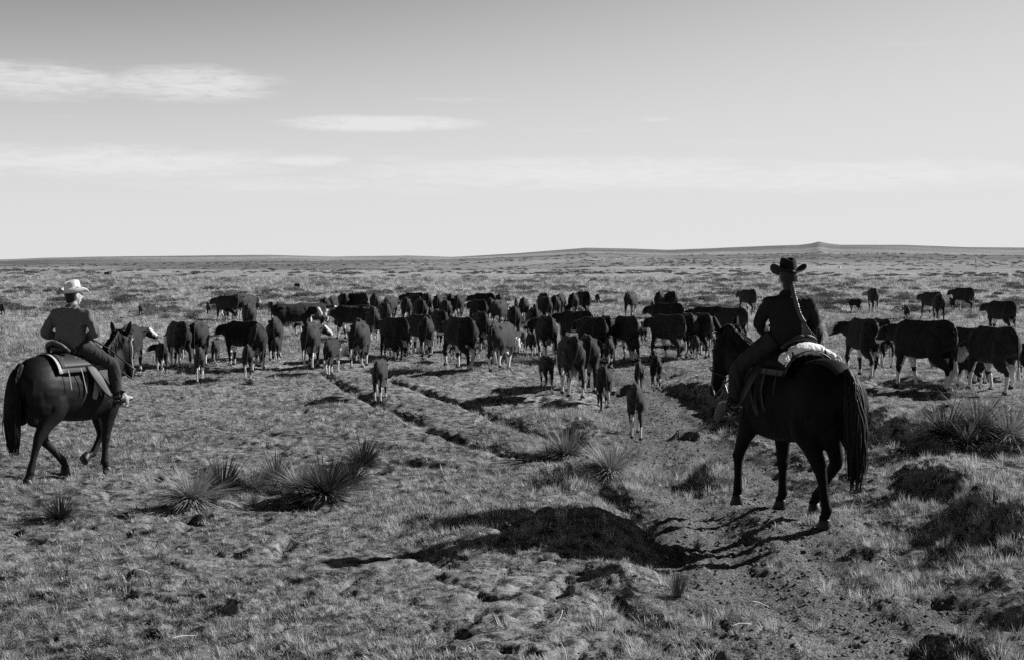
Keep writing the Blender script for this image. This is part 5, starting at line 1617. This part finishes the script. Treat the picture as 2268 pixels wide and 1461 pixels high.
# sagebrush on the plain
def bush(seed, n=620):
    r_ = random.Random(seed); V_ = []; F_ = []
    lob = [(r_.uniform(-.55, .55), r_.uniform(-.45, .45), r_.uniform(.10, .20), r_.uniform(.22, .42), r_.uniform(.14, .26)) for k in range(7)]
    for k in range(n):
        cx, cy, cz, rr, rh = r_.choice(lob)
        a = r_.uniform(0, 6.28); b = math.asin(r_.uniform(-.2, 1)); q = r_.uniform(.75, 1.08)
        p = np.array((cx + rr * q * math.cos(a) * math.cos(b), cy + rr * q * math.sin(a) * math.cos(b), max(.0, cz + rh * q * math.sin(b))))
        d = np.array((math.cos(a) + r_.uniform(-.6, .6), math.sin(a) + r_.uniform(-.6, .6), .7 + r_.uniform(-.4, .6))); d /= np.linalg.norm(d)
        s = np.cross(d, (r_.uniform(-1, 1), r_.uniform(-1, 1), r_.uniform(-1, 1))); s /= np.linalg.norm(s) + 1e-6
        l = r_.uniform(.05, .11); w = r_.uniform(.016, .035); o_ = len(V_)
        V_ += [p - s * w, p + s * w, p + d * l]; F_.append((o_, o_ + 1, o_ + 2))
    return fast_mesh(np.array(V_), np.array(F_))


SM = [bush(300 + i) for i in range(6)]
for m_ in SM: m_.materials.append(M_sage)
r_ = np.random.default_rng(21)
cand = []
while len(cand) < 900:
    py_ = 604 + 96 * r_.random() ** 1.25; px_ = r_.uniform(-60, 2330)
    if vnoise(np.array([px_ / 70.0]), np.array([(py_ - 600) / 9.0]))[0] < .40: continue
    d = ray(px_, py_); tt = (0.0 - CAM_Z) / d.z
    if tt < 62 or tt > 330: continue
    if any((d.x * tt - hx) ** 2 + (tt - hy) ** 2 < 2.6 for hx, hy in HERD_AT): continue
    cand.append((tt, d.x * tt))
cand.sort()
zz_ = h_land(np.array([c[1] for c in cand[:290]]), np.array([c[0] for c in cand[:290]]))
for k, (yy, xx) in enumerate(cand[:290]):
    o = link('sagebrush', SM[k % 6]); s = float(r_.uniform(.38, .85))
    o.location = (xx, yy, float(zz_[k]) - .02); o.rotation_euler = (0, 0, float(r_.uniform(0, 6.28))); o.scale = (s * float(r_.uniform(.9, 1.7)), s, s * float(r_.uniform(.75, 1.25)))
    col_ = 1134 + FPX * xx / yy
    zone = next(w for lim, w in ((330, 'beyond the light-hatted rider'), (700, 'beyond the left cattle group'), (1050, 'beyond the middle back rows of cattle'), (1350, 'beyond the right rows of the herd'),
                                 (1640, 'between the right rows and the dark rider'), (1850, 'behind the dark rider'), (2150, 'beyond the side-on black cow'), (9999, 'at the right edge of the picture')) if col_ < lim)
    row = 'near' if k < 90 else 'middle' if k < 190 else 'far'
    tag(o, 'low dark sagebrush clump %s, %s belt of scrub' % (zone, row), 'sagebrush', 'sagebrush clumps on the plain')
rest = np.array(cand[290:])
n = 3600; Yq = 200 * (6.0 ** r_.random(n)); Xq = (r_.random(n) * 2 - 1) * .42 * Yq
kk = fbm(Xq / 60, Yq / 90, 3) > -.06; Xq, Yq = Xq[kk], Yq[kk]
Xa = np.r_[rest[:, 1], Xq]; Ya = np.r_[rest[:, 0], Yq]; n = len(Xa)
s_ = r_.uniform(.45, 1.0, n) * (1 + 1.2 * sst(Ya, 250, 1200))
instancer('far_sagebrush', np.c_[Xa, Ya, h_land(Xa, Ya) - .02], np.c_[np.zeros(n), np.zeros(n), r_.uniform(0, 6.28, n)], np.c_[s_ * r_.uniform(.9, 1.8, n), s_, s_ * r_.uniform(.7, 1.1, n)], r_.integers(0, 6, n), [(m_.copy(), M_sage) for m_ in SM],
          'far-off scrub dotting the plain up to the hills', 'scrub')

# ------------------------------------------------------------------ far signs of ranching
M_white = plain_mat('white_paint', 0.8, 0.6, 0.1, 3)
M_shed = plain_mat('weathered_boards', 0.08, 0.9, 0.3, 2)


def box(c, s):
    x, y, z = c; a, b, h_ = s
    return [(x + i * a / 2, y + j * b / 2, z + k * h_) for k in (0, 1) for i, j in ((-1, -1), (1, -1), (1, 1), (-1, 1))], [(3, 2, 1, 0), (4, 5, 6, 7), (0, 1, 5, 4), (1, 2, 6, 5), (2, 3, 7, 6), (3, 0, 4, 7)]


p = gp(1652, 601); k = p.y / FPX
e = empty('stock_trailer', p); tag(e, 'tiny white trailer beside a low dark shed on the far plain', 'trailer')
v, f = merge([box((0, 0, 1.0 * k), (7 * k, 5 * k, 4.5 * k))]); link('box_body', mesh_of(v, f, False), M_white, e)
for sx in (-2, 2):
    w_ = link('wheel', mesh_of(*blob((sx * k, -2.6 * k, .9 * k), (.9 * k, .4 * k, .9 * k))), M_boot, e)
p = gp(1622, 602); k = p.y / FPX
e = empty('shed', p); tag(e, 'long low dark shed on the far plain left of the black hat', 'shed')
v, f = box((0, 0, 0), (15 * k, 7 * k, 2.6 * k)); link('wall', mesh_of(v, f, False), M_shed, e)
v = [(-8 * k, -4 * k, 2.6 * k), (8 * k, -4 * k, 2.6 * k), (8 * k, 4 * k, 2.6 * k), (-8 * k, 4 * k, 2.6 * k), (-8 * k, 0, 3.6 * k), (8 * k, 0, 3.6 * k)]
link('roof', mesh_of(v, [(0, 1, 5, 4), (2, 3, 4, 5), (0, 4, 3), (1, 2, 5), (3, 2, 1, 0)], False), M_shed, e)
p = gp(2161, 597); k = p.y / FPX
e = empty('windmill', p); tag(e, 'tiny windmill tower on the far plain at the right', 'windmill')
q = []
for sx, sy in ((1, 1), (1, -1), (-1, 1), (-1, -1)): q.append(tube([(sx * 1.8 * k, sy * 1.8 * k, 0), (sx * .3 * k, sy * .3 * k, 24 * k)], .22 * k, 2, 6))
link('tower', mesh_of(*merge(q)), M_shed, e)
q = []
for i in range(12):
    a = i * math.pi / 6; c_, s2 = math.cos(a), math.sin(a)
    q.append(loft([(.6 * k * c_, -.6 * k, 25 * k + .6 * k * s2, .25 * k, .06 * k), (3.0 * k * c_, -.6 * k, 25 * k + 3.0 * k * s2, .6 * k, .06 * k)], 2, 6, side=(-s2, 0, c_)))
link('wind_wheel', mesh_of(*merge(q)), M_white, e)
p = gp(1859, 594); k = p.y / FPX
e = empty('stock_tank', p); tag(e, 'tiny pale tank on the far plain right of the black hat', 'tank')
q = [(3 * k * math.cos(i * math.pi / 8), 3 * k * math.sin(i * math.pi / 8), z * k) for z in (0, 4) for i in range(16)]
link('tank_wall', mesh_of(q, [(i, (i + 1) % 16, 16 + (i + 1) % 16, 16 + i) for i in range(16)] + [tuple(range(16, 32))], False), M_white, e)
